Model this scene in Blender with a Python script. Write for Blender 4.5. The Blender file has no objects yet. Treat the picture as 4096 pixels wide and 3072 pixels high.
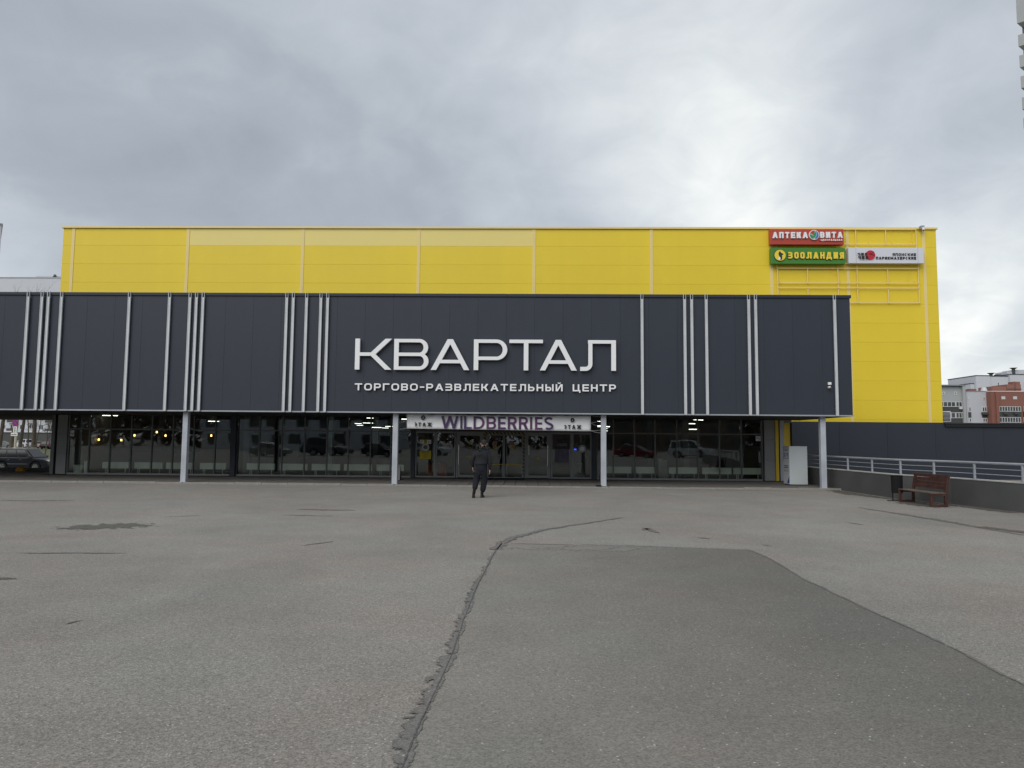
import bpy, math, random
from mathutils import Vector, Matrix
random.seed(7)
R = math.radians
scn = bpy.context.scene
C = scn.collection

# ------------------------------------------------------------------ camera
F_PX, CX, CY = 2880.0, 2048.0, 1536.0
YAW, PITCH, ROLL = 0.023, math.atan(227/2880), 0.0085
CAM = Vector((0, 0, 1.72))
fwd = Vector((-math.sin(YAW)*math.cos(PITCH), math.cos(YAW)*math.cos(PITCH), math.sin(PITCH)))
r0 = Vector((math.cos(YAW), math.sin(YAW), 0))
u0 = r0.cross(fwd)
rc = r0*math.cos(ROLL) + u0*math.sin(ROLL)
uc = u0*math.cos(ROLL) - r0*math.sin(ROLL)
cd = bpy.data.cameras.new('camera'); cam = bpy.data.objects.new('camera', cd); C.objects.link(cam)
m = Matrix((rc, uc, -fwd)).transposed().to_4x4(); m.translation = CAM
cam.matrix_world = m
cd.sensor_width = 36; cd.lens = 36*F_PX/4096; cd.clip_end = 5000; cd.clip_start = .05
scn.camera = cam

def ray(px, py):
    return fwd + rc*((px-CX)/F_PX) - uc*((py-CY)/F_PX)
def atY(px, py, Y):
    d = ray(px, py); return CAM + d*((Y-CAM.y)/d.y)
def atZ(px, py, z=0.0):
    d = ray(px, py); return CAM + d*((z-CAM.z)/d.z)
def X(px, py, Y): return atY(px, py, Y).x
def Z(px, py, Y): return atY(px, py, Y).z

# ------------------------------------------------------------------ world, sun, exposure
SUN_EL, SUN_AZ = R(40), R(208)          # azimuth measured from +Y towards +X
sd = Vector((math.sin(SUN_AZ)*math.cos(SUN_EL), math.cos(SUN_AZ)*math.cos(SUN_EL), math.sin(SUN_EL)))
w = bpy.data.worlds.new('World'); scn.world = w; w.use_nodes = True
nt = w.node_tree; N = nt.nodes; L = nt.links
for n in list(N): N.remove(n)
def wn(t, **k):
    n = N.new(t)
    for a, b in k.items(): setattr(n, a, b)
    return n
def wmath(op, a, b=None, clamp=False):
    n = wn('ShaderNodeMath', operation=op, use_clamp=clamp)
    for i, v in enumerate((a, b)):
        if v is None: continue
        if isinstance(v, (int, float)): n.inputs[i].default_value = v
        else: L.new(v, n.inputs[i])
    return n.outputs[0]
tc = wn('ShaderNodeTexCoord')
sep = wn('ShaderNodeSeparateXYZ'); L.new(tc.outputs['Generated'], sep.inputs[0])
zc = wmath('ADD', wmath('MAXIMUM', sep.outputs[2], 0.0), 0.36)
cu = wmath('DIVIDE', sep.outputs[0], zc); cv = wmath('DIVIDE', sep.outputs[1], zc)
comb = wn('ShaderNodeCombineXYZ'); L.new(cu, comb.inputs[0]); L.new(cv, comb.inputs[1])
def wnoise(scale, detail, rough, dist, off, sx=1.0, sy=1.0, rz=0.0):
    mp = wn('ShaderNodeMapping'); mp.inputs['Location'].default_value = (off, off*.7, 3.1)
    mp.inputs['Scale'].default_value = (sx, sy, 1); mp.inputs['Rotation'].default_value = (0, 0, rz)
    L.new(comb.outputs[0], mp.inputs[0])
    n = wn('ShaderNodeTexNoise'); n.inputs['Scale'].default_value = scale; n.inputs['Detail'].default_value = detail
    n.inputs['Roughness'].default_value = rough; n.inputs['Distortion'].default_value = dist
    L.new(mp.outputs[0], n.inputs['Vector']); return n.outputs['Fac']
big = wnoise(.75, 3, .45, .4, 25.6, 1.0, .9, .7)
mid = wnoise(1.9, 5, .46, .5, 11.3, 1.0, .9, -1.0)
fine = wnoise(7.0, 6, .58, .6, 1.7)
dens = wmath('ADD', wmath('ADD', wmath('MULTIPLY', big, .52), wmath('MULTIPLY', mid, .38)), wmath('MULTIPLY', fine, .10))
# thinner, brighter cloud low on the right
gd = Vector((math.sin(R(24))*math.cos(R(16)), math.cos(R(24))*math.cos(R(16)), math.sin(R(16)))).normalized()
dot = wn('ShaderNodeVectorMath', operation='DOT_PRODUCT'); L.new(tc.outputs['Generated'], dot.inputs[0]); dot.inputs[1].default_value = gd
g1 = wmath('POWER', wmath('MAXIMUM', dot.outputs['Value'], 0.0), 28.0)
g2 = wmath('POWER', wmath('MAXIMUM', dot.outputs['Value'], 0.0), 7.0)
lowb = wmath('POWER', wmath('SUBTRACT', 1.0, wmath('MAXIMUM', sep.outputs[2], 0.0)), 6.0)   # paler towards the horizon
lit = wmath('ADD', wmath('MULTIPLY', wmath('SUBTRACT', dens, .5), 2.7), .41)
lit = wmath('ADD', lit, wmath('MULTIPLY', g1, .13)); lit = wmath('ADD', lit, wmath('MULTIPLY', g2, .03))
lit = wmath('ADD', lit, wmath('MULTIPLY', lowb, .30))
ramp = wn('ShaderNodeValToRGB'); e = ramp.color_ramp; L.new(lit, ramp.inputs[0])
cols = [(0, (2.85, 3.2, 3.7)), (.35, (3.9, 4.3, 4.85)), (.6, (5.3, 5.7, 6.2)), (.8, (7.0, 7.4, 7.6)), (1, (9.7, 9.8, 9.5))]
while len(e.elements) < len(cols): e.elements.new(.5)
for el, (p, c) in zip(e.elements, cols): el.position = p; el.color = (c[0]/10, c[1]/10, c[2]/10, 1)
sc_ = wn('ShaderNodeVectorMath', operation='SCALE'); L.new(ramp.outputs[0], sc_.inputs[0]); sc_.inputs['Scale'].default_value = 10*.80
sky = wn('ShaderNodeTexSky', sky_type='NISHITA', sun_disc=False); sky.sun_elevation = SUN_EL; sky.sun_rotation = SUN_AZ
mx = wn('ShaderNodeMix', data_type='RGBA'); mx.inputs['Factor'].default_value = .965
L.new(sky.outputs[0], mx.inputs['A']); L.new(sc_.outputs[0], mx.inputs['B'])
bg = wn('ShaderNodeBackground'); bg.inputs['Strength'].default_value = .1; L.new(mx.outputs['Result'], bg.inputs['Color'])
wo = wn('ShaderNodeOutputWorld'); L.new(bg.outputs[0], wo.inputs[0])
sl = bpy.data.lights.new('sun', 'SUN'); sl.energy = 1.3; sl.angle = R(50); sl.color = (1, .96, .9)
so = bpy.data.objects.new('sun', sl); C.objects.link(so); so.rotation_euler = (-sd).to_track_quat('-Z', 'Y').to_euler()
vs = scn.view_settings; vs.view_transform = 'Standard'; vs.look = 'None'; vs.gamma = 1; vs.use_curve_mapping = False; vs.exposure = 0.45
scn.cycles.max_bounces = 8; scn.cycles.transparent_max_bounces = 12; scn.cycles.caustics_reflective = False; scn.cycles.caustics_refractive = False

# ------------------------------------------------------------------ materials
def mat(name, col, rough=.6, metal=0.0, var=.0, vscale=3.0, bump=0.0, bscale=60.0, streak=0.0, emit=None, es=1.0, spec=.5):
    m = bpy.data.materials.new(name); m.use_nodes = True
    n, l = m.node_tree.nodes, m.node_tree.links
    b = n['Principled BSDF']; b.inputs['Base Color'].default_value = (*col, 1)
    b.inputs['Roughness'].default_value = rough; b.inputs['Metallic'].default_value = metal
    b.inputs['Specular IOR Level'].default_value = spec
    tcn = n.new('ShaderNodeTexCoord')
    if var:
        no = n.new('ShaderNodeTexNoise'); no.inputs['Scale'].default_value = vscale; no.inputs['Detail'].default_value = 5
        mp = n.new('ShaderNodeMapping'); l.new(tcn.outputs['Object'], mp.inputs[0]); l.new(mp.outputs[0], no.inputs['Vector'])
        if streak: mp.inputs['Scale'].default_value = (1, 1, streak)
        mr = n.new('ShaderNodeMapRange'); mr.inputs['From Min'].default_value = .3; mr.inputs['From Max'].default_value = .7
        mr.inputs['To Min'].default_value = 1-var; mr.inputs['To Max'].default_value = 1+var
        l.new(no.outputs['Fac'], mr.inputs[0])
        vm = n.new('ShaderNodeVectorMath'); vm.operation = 'SCALE'; vm.inputs[0].default_value = col
        l.new(mr.outputs[0], vm.inputs['Scale']); l.new(vm.outputs[0], b.inputs['Base Color'])
        mr2 = n.new('ShaderNodeMapRange'); mr2.inputs['To Min'].default_value = max(rough-.1, .02); mr2.inputs['To Max'].default_value = min(rough+.1, 1)
        l.new(no.outputs['Fac'], mr2.inputs[0]); l.new(mr2.outputs[0], b.inputs['Roughness'])
    if bump:
        nb = n.new('ShaderNodeTexNoise'); nb.inputs['Scale'].default_value = bscale; nb.inputs['Detail'].default_value = 3
        l.new(tcn.outputs['Object'], nb.inputs['Vector'])
        bu = n.new('ShaderNodeBump'); bu.inputs['Strength'].default_value = bump; bu.inputs['Distance'].default_value = .01
        l.new(nb.outputs['Fac'], bu.inputs['Height']); l.new(bu.outputs[0], b.inputs['Normal'])
    if emit:
        b.inputs['Emission Color'].default_value = (*emit, 1); b.inputs['Emission Strength'].default_value = es
    return m

def glass_mat(name, tint, boost=1.5, wav=.25, wscale=1.1, ior=1.5):
    m = bpy.data.materials.new(name); m.use_nodes = True
    n, l = m.node_tree.nodes, m.node_tree.links
    for q in list(n): n.remove(q)
    out = n.new('ShaderNodeOutputMaterial'); tr = n.new('ShaderNodeBsdfTransparent'); gl = n.new('ShaderNodeBsdfGlossy')
    tr.inputs[0].default_value = (*tint, 1); gl.inputs['Roughness'].default_value = .015; gl.inputs['Color'].default_value = (.92, .96, 1, 1)
    fr = n.new('ShaderNodeFresnel'); fr.inputs[0].default_value = ior
    mu = n.new('ShaderNodeMath'); mu.operation = 'MULTIPLY'; mu.inputs[1].default_value = boost; mu.use_clamp = True; l.new(fr.outputs[0], mu.inputs[0])
    tcn = n.new('ShaderNodeTexCoord'); nb = n.new('ShaderNodeTexNoise'); nb.inputs['Scale'].default_value = wscale; nb.inputs['Detail'].default_value = 1
    l.new(tcn.outputs['Object'], nb.inputs['Vector'])
    bu = n.new('ShaderNodeBump'); bu.inputs['Strength'].default_value = wav; bu.inputs['Distance'].default_value = .02
    l.new(nb.outputs['Fac'], bu.inputs['Height']); l.new(bu.outputs[0], gl.inputs['Normal'])
    mi = n.new('ShaderNodeMixShader'); l.new(mu.outputs[0], mi.inputs[0]); l.new(tr.outputs[0], mi.inputs[1]); l.new(gl.outputs[0], mi.inputs[2])
    l.new(mi.outputs[0], out.inputs[0]); return m

def asphalt(name, base, warm, contrast, grain=1.0, light_stones=.5, gradx=None):
    m = bpy.data.materials.new(name); m.use_nodes = True
    n, l = m.node_tree.nodes, m.node_tree.links
    b = n['Principled BSDF']; b.inputs['Roughness'].default_value = .88; b.inputs['Specular IOR Level'].default_value = .3
    tcn = n.new('ShaderNodeTexCoord'); P = tcn.outputs['Object']
    def noise(s, d, r=.5, dist=0):
        q = n.new('ShaderNodeTexNoise'); q.inputs['Scale'].default_value = s; q.inputs['Detail'].default_value = d
        q.inputs['Roughness'].default_value = r; q.inputs['Distortion'].default_value = dist; l.new(P, q.inputs['Vector']); return q.outputs['Fac']
    def mr(v, a, bb, c, d):
        q = n.new('ShaderNodeMapRange'); l.new(v, q.inputs[0])
        for i, k in enumerate((a, bb, c, d)): q.inputs[i+1].default_value = k
        return q.outputs[0]
    def ma(op, a, bb):
        q = n.new('ShaderNodeMath'); q.operation = op
        for i, v in enumerate((a, bb)):
            if isinstance(v, (int, float)): q.inputs[i].default_value = v
            else: l.new(v, q.inputs[i])
        return q.outputs[0]
    big = mr(noise(.22, 4, .55, .6), .3, .7, 1-.10*contrast, 1+.10*contrast)
    midn = mr(noise(1.3, 5, .6), .3, .7, 1-.05*contrast, 1+.05*contrast)
    fine = mr(noise(26, 6, .7), .3, .7, 1-.15*grain, 1+.15*grain)
    def vor(scale, rnd=1.0):
        v = n.new('ShaderNodeTexVoronoi'); v.inputs['Scale'].default_value = scale; v.inputs['Randomness'].default_value = rnd; l.new(P, v.inputs['Vector'])
        s = n.new('ShaderNodeSeparateColor'); l.new(v.outputs['Color'], s.inputs[0]); return v.outputs['Distance'], s.outputs[0], s.outputs[1]
    d1, c1, c1b = vor(95)
    agg = mr(c1, 0, 1, 1-.26*grain, 1+.26*grain)
    tot = ma('MULTIPLY', ma('MULTIPLY', big, midn), ma('MULTIPLY', fine, agg))
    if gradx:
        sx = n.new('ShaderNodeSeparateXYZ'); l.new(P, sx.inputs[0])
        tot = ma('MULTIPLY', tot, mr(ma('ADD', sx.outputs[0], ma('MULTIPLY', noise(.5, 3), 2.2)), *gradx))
    vm = n.new('ShaderNodeVectorMath'); vm.operation = 'SCALE'; vm.inputs[0].default_value = warm
    l.new(ma('MULTIPLY', tot, base), vm.inputs['Scale'])
    # tint drift between brownish and greenish grey
    tn = n.new('ShaderNodeMix'); tn.data_type = 'RGBA'; tn.blend_type = 'MULTIPLY'; tn.inputs['Factor'].default_value = 1
    tm = n.new('ShaderNodeMix'); tm.data_type = 'RGBA'; tm.inputs['A'].default_value = (1.03, .99, .97, 1); tm.inputs['B'].default_value = (.97, 1.01, 1.0, 1)
    l.new(mr(noise(.45, 3), .35, .65, 0, 1), tm.inputs['Factor']); l.new(vm.outputs[0], tn.inputs['A']); l.new(tm.outputs['Result'], tn.inputs['B'])
    # bright stones and dark pits
    d2, c2, c2b = vor(48)
    st = ma('MULTIPLY', mr(c2, 1-.085*light_stones, 1-.08*light_stones, 0, 1), mr(d2, .28, .34, 1, 0))
    mxs = n.new('ShaderNodeMix'); mxs.data_type = 'RGBA'; mxs.inputs['B'].default_value = (.47, .46, .44, 1)
    l.new(st, mxs.inputs['Factor']); l.new(tn.outputs['Result'], mxs.inputs['A'])
    pt = ma('MULTIPLY', mr(c2b, .90, .905, 0, .7), mr(d2, .2, .32, 1, 0))
    mxp = n.new('ShaderNodeMix'); mxp.data_type = 'RGBA'; mxp.inputs['B'].default_value = (.06, .058, .055, 1)
    l.new(pt, mxp.inputs['Factor']); l.new(mxs.outputs['Result'], mxp.inputs['A'])
    l.new(mxp.outputs['Result'], b.inputs['Base Color'])
    bu = n.new('ShaderNodeBump'); bu.inputs['Strength'].default_value = .55*grain; bu.inputs['Distance'].default_value = .004
    l.new(ma('ADD', d1, noise(60, 3)), bu.inputs['Height']); l.new(bu.outputs[0], b.inputs['Normal'])
    return m

M = {}
M['asphalt'] = asphalt('asphalt', .258, (1.0, .936, .85), 1.25, 1.15, .8)
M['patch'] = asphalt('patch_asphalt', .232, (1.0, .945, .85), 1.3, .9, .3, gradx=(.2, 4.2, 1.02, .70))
M['road'] = asphalt('road_asphalt', .13, (1, .98, .96), 1.0)
def decal(name, base, warm, kind, nscale=14.0, rag=.8, rim=.75):
    m = asphalt(name, base, warm, 1.2, .9, .2); n, l = m.node_tree.nodes, m.node_tree.links
    out = n['Material Output']; b = n['Principled BSDF']; tr = n.new('ShaderNodeBsdfTransparent'); mi = n.new('ShaderNodeMixShader')
    tcn = n.new('ShaderNodeTexCoord'); s = n.new('ShaderNodeSeparateXYZ'); l.new(tcn.outputs['UV'], s.inputs[0])
    no = n.new('ShaderNodeTexNoise'); no.inputs['Scale'].default_value = nscale; no.inputs['Detail'].default_value = 7; no.inputs['Roughness'].default_value = .62; no.inputs['Distortion'].default_value = .3
    l.new(tcn.outputs['Object'], no.inputs['Vector'])
    def ma(op, a, bb=None):
        q = n.new('ShaderNodeMath'); q.operation = op
        for i, v in enumerate((a, bb)):
            if v is None: continue
            if isinstance(v, (int, float)): q.inputs[i].default_value = v
            else: l.new(v, q.inputs[i])
        return q.outputs[0]
    d = ma('ABSOLUTE', s.outputs[0])                                   # 0 on the line, 1 at the widest reach
    v = ma('SUBTRACT', ma('ADD', .62, ma('MULTIPLY', ma('SUBTRACT', no.outputs['Fac'], .5), rag*4)), d)
    mr = n.new('ShaderNodeMapRange'); l.new(v, mr.inputs[0]); mr.inputs[1].default_value = 0; mr.inputs[2].default_value = .05 if kind == 'tar' else .14
    mr.inputs[4].default_value = 1.0 if kind == 'tar' else .85
    edge = ma('LESS_THAN', d, .985); fac = ma('MULTIPLY', mr.outputs[0], edge)
    l.new(fac, mi.inputs[0]); l.new(tr.outputs[0], mi.inputs[1]); l.new(b.outputs[0], mi.inputs[2]); l.new(mi.outputs[0], out.inputs[0])
    # a darker rim where the bitumen ran out
    src = b.inputs['Base Color'].links[0].from_socket; mr2 = n.new('ShaderNodeMapRange'); l.new(v, mr2.inputs[0]); mr2.inputs[1].default_value = .05; mr2.inputs[2].default_value = .28; mr2.inputs[3].default_value = rim; mr2.inputs[4].default_value = 1.08
    vm = n.new('ShaderNodeVectorMath'); vm.operation = 'SCALE'; l.new(src, vm.inputs[0]); l.new(mr2.outputs[0], vm.inputs['Scale']); l.new(vm.outputs[0], b.inputs['Base Color'])
    return m
M['tar'] = decal('tar', .165, (1.0, .965, .91), 'tar', 8.0, .85, .82)
M['stain'] = decal('stained_asphalt', .125, (1.0, .94, .82), 'stain', 5.0, .55, .95)
M['faint'] = decal('faint_dirt', .235, (1.0, .95, .85), 'stain', 3.0, .8, 1.0)
M['crack'] = decal('open_crack', .105, (1, .98, .95), 'tar', 16.0, .8, .8)
M['paver'] = mat('paver', (.135, .125, .112), .85, var=.22, vscale=1.6, bump=.3)
M['paver_base'] = mat('paver_joint_sand', (.035, .032, .028), .95)
M['kerb'] = mat('kerb_concrete', (.27, .26, .24), .85, var=.25, vscale=2.5, bump=.3)
M['concrete_dark'] = mat('concrete_dark', (.11, .105, .10), .9, var=.2, vscale=3)
M['navy'] = mat('anthracite_cladding', (.033, .040, .056), .5, spec=.35, var=.13, vscale=.8, streak=.2)
M['navy2'] = mat('anthracite_wall', (.031, .037, .052), .5, spec=.35, var=.07, vscale=.6, streak=.3)
M['navy_dark'] = mat('anthracite_joint', (.012, .013, .016), .8)
M['zinc'] = mat('galvanised_rib', (.58, .60, .62), .5, .1, var=.12, vscale=4, streak=.25)
M['column'] = mat('column_paint', (.43, .46, .51), .5, var=.14, vscale=4, streak=.4)
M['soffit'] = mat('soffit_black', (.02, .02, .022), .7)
M['yellow'] = mat('yellow_panel', (.83, .63, .032), .5, var=.05, vscale=.5, streak=.4, bump=.08, bscale=14)
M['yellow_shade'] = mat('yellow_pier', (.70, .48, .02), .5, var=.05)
M['cream'] = mat('cream_trim', (.82, .66, .27), .5, var=.03, vscale=.8)
M['creampan'] = mat('cream_panel', (.83, .69, .22), .5, var=.02, vscale=.8, bump=.06, bscale=14)
M['letter'] = mat('white_letter', (.86, .87, .88), .4)
M['letter_side'] = mat('letter_side', (.5, .5, .52), .5)
M['frame'] = mat('grey_mullion', (.12, .125, .125), .4, .3)
M['frame_l'] = mat('aluminium_frame', (.23, .24, .24), .4, .3)
M['greypanel'] = mat('grey_wall_panel', (.27, .275, .27), .6, var=.05, vscale=1)
M['glass'] = glass_mat('shop_glass', (.90, .94, .90), 1.35, .10, .9)
M['glassb'] = glass_mat('building_glass', (.25, .27, .3), 2.0)
M['wallin'] = mat('inner_wall', (.20, .18, .155), .8, var=.1, vscale=.4)
M['floorin'] = mat('inner_floor', (.17, .165, .155), .35, var=.1, vscale=.5)
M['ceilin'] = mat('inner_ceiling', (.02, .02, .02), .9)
M['white'] = mat('white_enamel', (.82, .84, .81), .4, var=.02)
M['tube'] = mat('tube_light', (1, 1, 1), .5, emit=(1, .98, .92), es=3)
M['bulb'] = mat('warm_bulb', (1, .8, .4), .5, emit=(1, .66, .2), es=3)
M['black'] = mat('black_rubber', (.012, .012, .013), .8, spec=.2)
M['blackgloss'] = mat('black_plastic', (.02, .02, .022), .3)
M['bench'] = mat('bench_stained_wood', (.062, .024, .017), .55, var=.35, vscale=5, streak=1, bump=.2, bscale=30)
M['benchseat'] = mat('bench_worn_seat', (.12, .085, .07), .6, var=.25, vscale=6)
M['parapet'] = mat('parapet_render', (.085, .085, .085), .75, var=.14, vscale=1.2, bump=.25)
M['rail'] = mat('rail_paint', (.36, .39, .42), .4, .2, var=.06)
M['cap'] = mat('parapet_cap', (.42, .42, .40), .55, var=.15, vscale=3)
M['boxwhite'] = mat('white_panel_box', (.55, .60, .61), .4, var=.05, vscale=1.2)
M['redsign'] = mat('red_sign', (.46, .055, .032), .4)
M['greensign'] = mat('green_sign', (.055, .22, .03), .4)
M['signyellow'] = mat('sign_yellow', (.88, .66, .05), .4)
M['dkgreen'] = mat('dark_green', (.008, .035, .02), .5)
M['whitesign'] = mat('white_sign', (.68, .70, .75), .4)
M['crimson'] = mat('crimson', (.50, .02, .035), .4)
M['signblue'] = mat('sign_blue', (.05, .20, .55), .4)
M['signgreen'] = mat('sign_leaf_green', (.03, .28, .10), .4)
M['inkblack'] = mat('ink', (.015, .015, .018), .6)
M['banner'] = mat('banner_vinyl', (.80, .81, .83), .45, var=.04, vscale=2)
def purple():
    m = mat('banner_purple', (.12, .02, .12), .5); n, l = m.node_tree.nodes, m.node_tree.links
    t = n.new('ShaderNodeTexCoord'); no = n.new('ShaderNodeTexNoise'); no.inputs['Scale'].default_value = 1.4; no.inputs['Detail'].default_value = 2
    l.new(t.outputs['Object'], no.inputs['Vector']); r = n.new('ShaderNodeValToRGB')
    r.color_ramp.elements[0].position = .35; r.color_ramp.elements[0].color = (.035, .018, .085, 1)
    r.color_ramp.elements[1].position = .62; r.color_ramp.elements[1].color = (.12, .03, .11, 1)
    l.new(no.outputs['Fac'], r.inputs[0]); l.new(r.outputs[0], n['Principled BSDF'].inputs['Base Color']); return m
M['purple'] = purple()
M['orange'] = mat('orange_counter', (.42, .07, .015), .5)
M['posteryellow'] = mat('poster_yellow', (.62, .48, .02), .6)
M['posterpurple'] = mat('poster_purple', (.10, .085, .14), .5, var=.4, vscale=5)
M['pink'] = mat('sticker_pink', (.5, .2, .17), .6)
M['ylwbar'] = mat('push_bar_yellow', (.5, .34, .01), .5)
M['screen'] = mat('blue_screen', (.02, .05, .6), .4, emit=(.03, .08, 1), es=1.6)
M['bluedk'] = mat('print_blue', (.03, .04, .30), .5)
M['grass'] = mat('grass', (.075, .085, .03), .95, var=.35, vscale=.6, bump=.6, bscale=8)
M['bark'] = mat('bark', (.075, .062, .048), .95, var=.3, vscale=3, bump=.6, bscale=12)
M['farwhite'] = mat('far_white_render', (.56, .58, .62), .8, var=.03, vscale=.2)
M['fargrey'] = mat('far_grey_render', (.42, .44, .44), .8, var=.03, vscale=.2)
M['fardk'] = mat('far_dark_band', (.07, .075, .072), .8)
M['terra'] = mat('far_terracotta', (.27, .12, .09), .8, var=.05, vscale=.2)
M['farframe'] = mat('far_white_frame', (.66, .67, .68), .6)
M['farpane'] = mat('far_window_glass', (.05, .058, .062), .12, var=.5, vscale=.5)
M['tower'] = mat('tower_panel', (.37, .39, .40), .8, var=.08, vscale=.3)
M['farbrown'] = mat('far_brown', (.16, .12, .09), .85, var=.1, vscale=.1)
M['tin'] = mat('grey_tin', (.33, .35, .37), .45, .4)
M['carblack'] = mat('car_paint_dark', (.010, .013, .020), .3, spec=.35)
M['carwhite'] = mat('car_paint_white', (.62, .63, .65), .25)
M['carsilver'] = mat('car_paint_silver', (.26, .27, .27), .28, .4)
M['carbeige'] = mat('car_paint_beige', (.30, .27, .21), .3, .2)
M['carred'] = mat('car_paint_red', (.25, .02, .02), .3)
M['cardgrey'] = mat('car_paint_grey', (.07, .075, .08), .3)
M['carglass'] = mat('car_window', (.014, .018, .022), .08, spec=.4)
M['chrome'] = mat('chrome', (.75, .75, .76), .15, .95)
M['lens'] = mat('headlight_lens', (.65, .67, .68), .1)
M['tail'] = mat('tail_lamp', (.35, .02, .02), .2)
M['dome'] = mat('dome_orange', (.62, .32, .03), .7, var=.1, vscale=6)
M['post'] = mat('post_concrete', (.50, .48, .42), .8)
M['signbl'] = mat('roadsign_blue', (.02, .06, .36), .4)
M['signrd'] = mat('roadsign_red', (.5, .03, .04), .4)
M['hoodie'] = mat('charcoal_fleece', (.024, .025, .029), .95, var=.2, vscale=9, bump=.5, bscale=25, spec=.2)
M['sleeve'] = mat('black_sleeve', (.018, .019, .022), .95, spec=.2)
M['trousers'] = mat('dark_sweatpants', (.016, .018, .024), .95, var=.2, vscale=7, bump=.5, bscale=18, spec=.2)
M['skin'] = mat('skin', (.42, .23, .17), .6)
M['hair'] = mat('short_dark_hair', (.022, .018, .016), .9, bump=.6, bscale=90)
M['shoe'] = mat('black_shoe', (.015, .015, .015), .6)
M['sole'] = mat('shoe_sole', (.055, .045, .03), .8)
M['socks'] = mat('white_trim', (.5, .5, .5), .7)

# ------------------------------------------------------------------ helpers
def hazard():
    m = bpy.data.materials.new('hazard_tape'); m.use_nodes = True; n, l = m.node_tree.nodes, m.node_tree.links
    t = n.new('ShaderNodeTexCoord'); s = n.new('ShaderNodeSeparateXYZ'); l.new(t.outputs['Object'], s.inputs[0])
    a = n.new('ShaderNodeMath'); a.operation = 'ADD'; l.new(s.outputs[0], a.inputs[0]); l.new(s.outputs[2], a.inputs[1])
    b = n.new('ShaderNodeMath'); b.operation = 'MULTIPLY'; b.inputs[1].default_value = 6.2; l.new(a.outputs[0], b.inputs[0])
    c = n.new('ShaderNodeMath'); c.operation = 'FRACT'; l.new(b.outputs[0], c.inputs[0])
    d = n.new('ShaderNodeMath'); d.operation = 'GREATER_THAN'; d.inputs[1].default_value = .5; l.new(c.outputs[0], d.inputs[0])
    x = n.new('ShaderNodeMix'); x.data_type = 'RGBA'; x.inputs['A'].default_value = (.012, .012, .012, 1); x.inputs['B'].default_value = (.30, .25, .10, 1)
    l.new(d.outputs[0], x.inputs['Factor']); l.new(x.outputs['Result'], n['Principled BSDF'].inputs['Base Color']); return m
M['hazard'] = hazard()

class MB:
    def __init__(s): s.v, s.f, s.mi = [], [], []
    def add(s, v, f, mi=0):
        k = len(s.v); s.v += [tuple(p) for p in v]; s.f += [tuple(i+k for i in q) for q in f]; s.mi += [mi]*len(f); return s
    def box(s, x0, x1, y0, y1, z0, z1, mi=0):
        v = [(x0,y0,z0),(x1,y0,z0),(x1,y1,z0),(x0,y1,z0),(x0,y0,z1),(x1,y0,z1),(x1,y1,z1),(x0,y1,z1)]
        return s.add(v, [(0,3,2,1),(4,5,6,7),(0,1,5,4),(1,2,6,5),(2,3,7,6),(3,0,4,7)], mi)
    def bar(s, a, b, r, n=6, r2=None, mi=0, cap=True):
        a, b = Vector(a), Vector(b); d = (b-a).normalized(); r2 = r if r2 is None else r2
        u = d.orthogonal().normalized(); w_ = d.cross(u); v = []
        for p, rr in ((a, r), (b, r2)):
            for i in range(n):
                t = 2*math.pi*i/n; v.append(p+(u*math.cos(t)+w_*math.sin(t))*rr)
        f = [(i, (i+1) % n, n+(i+1) % n, n+i) for i in range(n)]
        if cap: f += [tuple(reversed(range(n))), tuple(range(n, 2*n))]
        return s.add(v, f, mi)
    def beam(s, a, b, w1, w2, mi=0):        # rectangular bar between two points; w1 horizontal, w2 the other way
        a, b = Vector(a), Vector(b); d = (b-a).normalized(); up = Vector((0, 0, 1)) if abs(d.z) < .9 else Vector((0, 1, 0))
        u = d.cross(up).normalized()*w1/2; q = u.cross(d).normalized()*w2/2
        v = [p+x for p in (a, b) for x in (-u-q, u-q, u+q, -u+q)]
        return s.add(v, [(3,2,1,0),(4,5,6,7),(0,1,5,4),(1,2,6,5),(2,3,7,6),(3,0,4,7)], mi)
    def disc(s, c, r, axis='y', t=.01, n=24, mi=0):
        c = Vector(c); d = {'x': Vector((1,0,0)), 'y': Vector((0,1,0)), 'z': Vector((0,0,1))}[axis]*t/2
        return s.bar(c-d, c+d, r, n, mi=mi)
    def prism(s, pts, y0, y1, mi=0):        # pts (x,z) polygon extruded along y
        n = len(pts); v = [(x, y0, z) for x, z in pts]+[(x, y1, z) for x, z in pts]
        f = [tuple(range(n)), tuple(reversed(range(n, 2*n)))]+[(i, n+i, n+(i+1) % n, (i+1) % n) for i in range(n)]
        return s.add(v, f, mi)
    def mesh(s, name, mats):
        me = bpy.data.meshes.new(name); me.from_pydata(s.v, [], s.f); me.update()
        for q in (mats if isinstance(mats, (list, tuple)) else [mats]): me.materials.append(M[q] if isinstance(q, str) else q)
        if any(s.mi): me.polygons.foreach_set('material_index', s.mi)
        return me
    def obj(s, name, mats, parent=None, bevel=0, smooth=False, **tags):
        return link(name, s.mesh(name, mats), parent, bevel, smooth, **tags)
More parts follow.
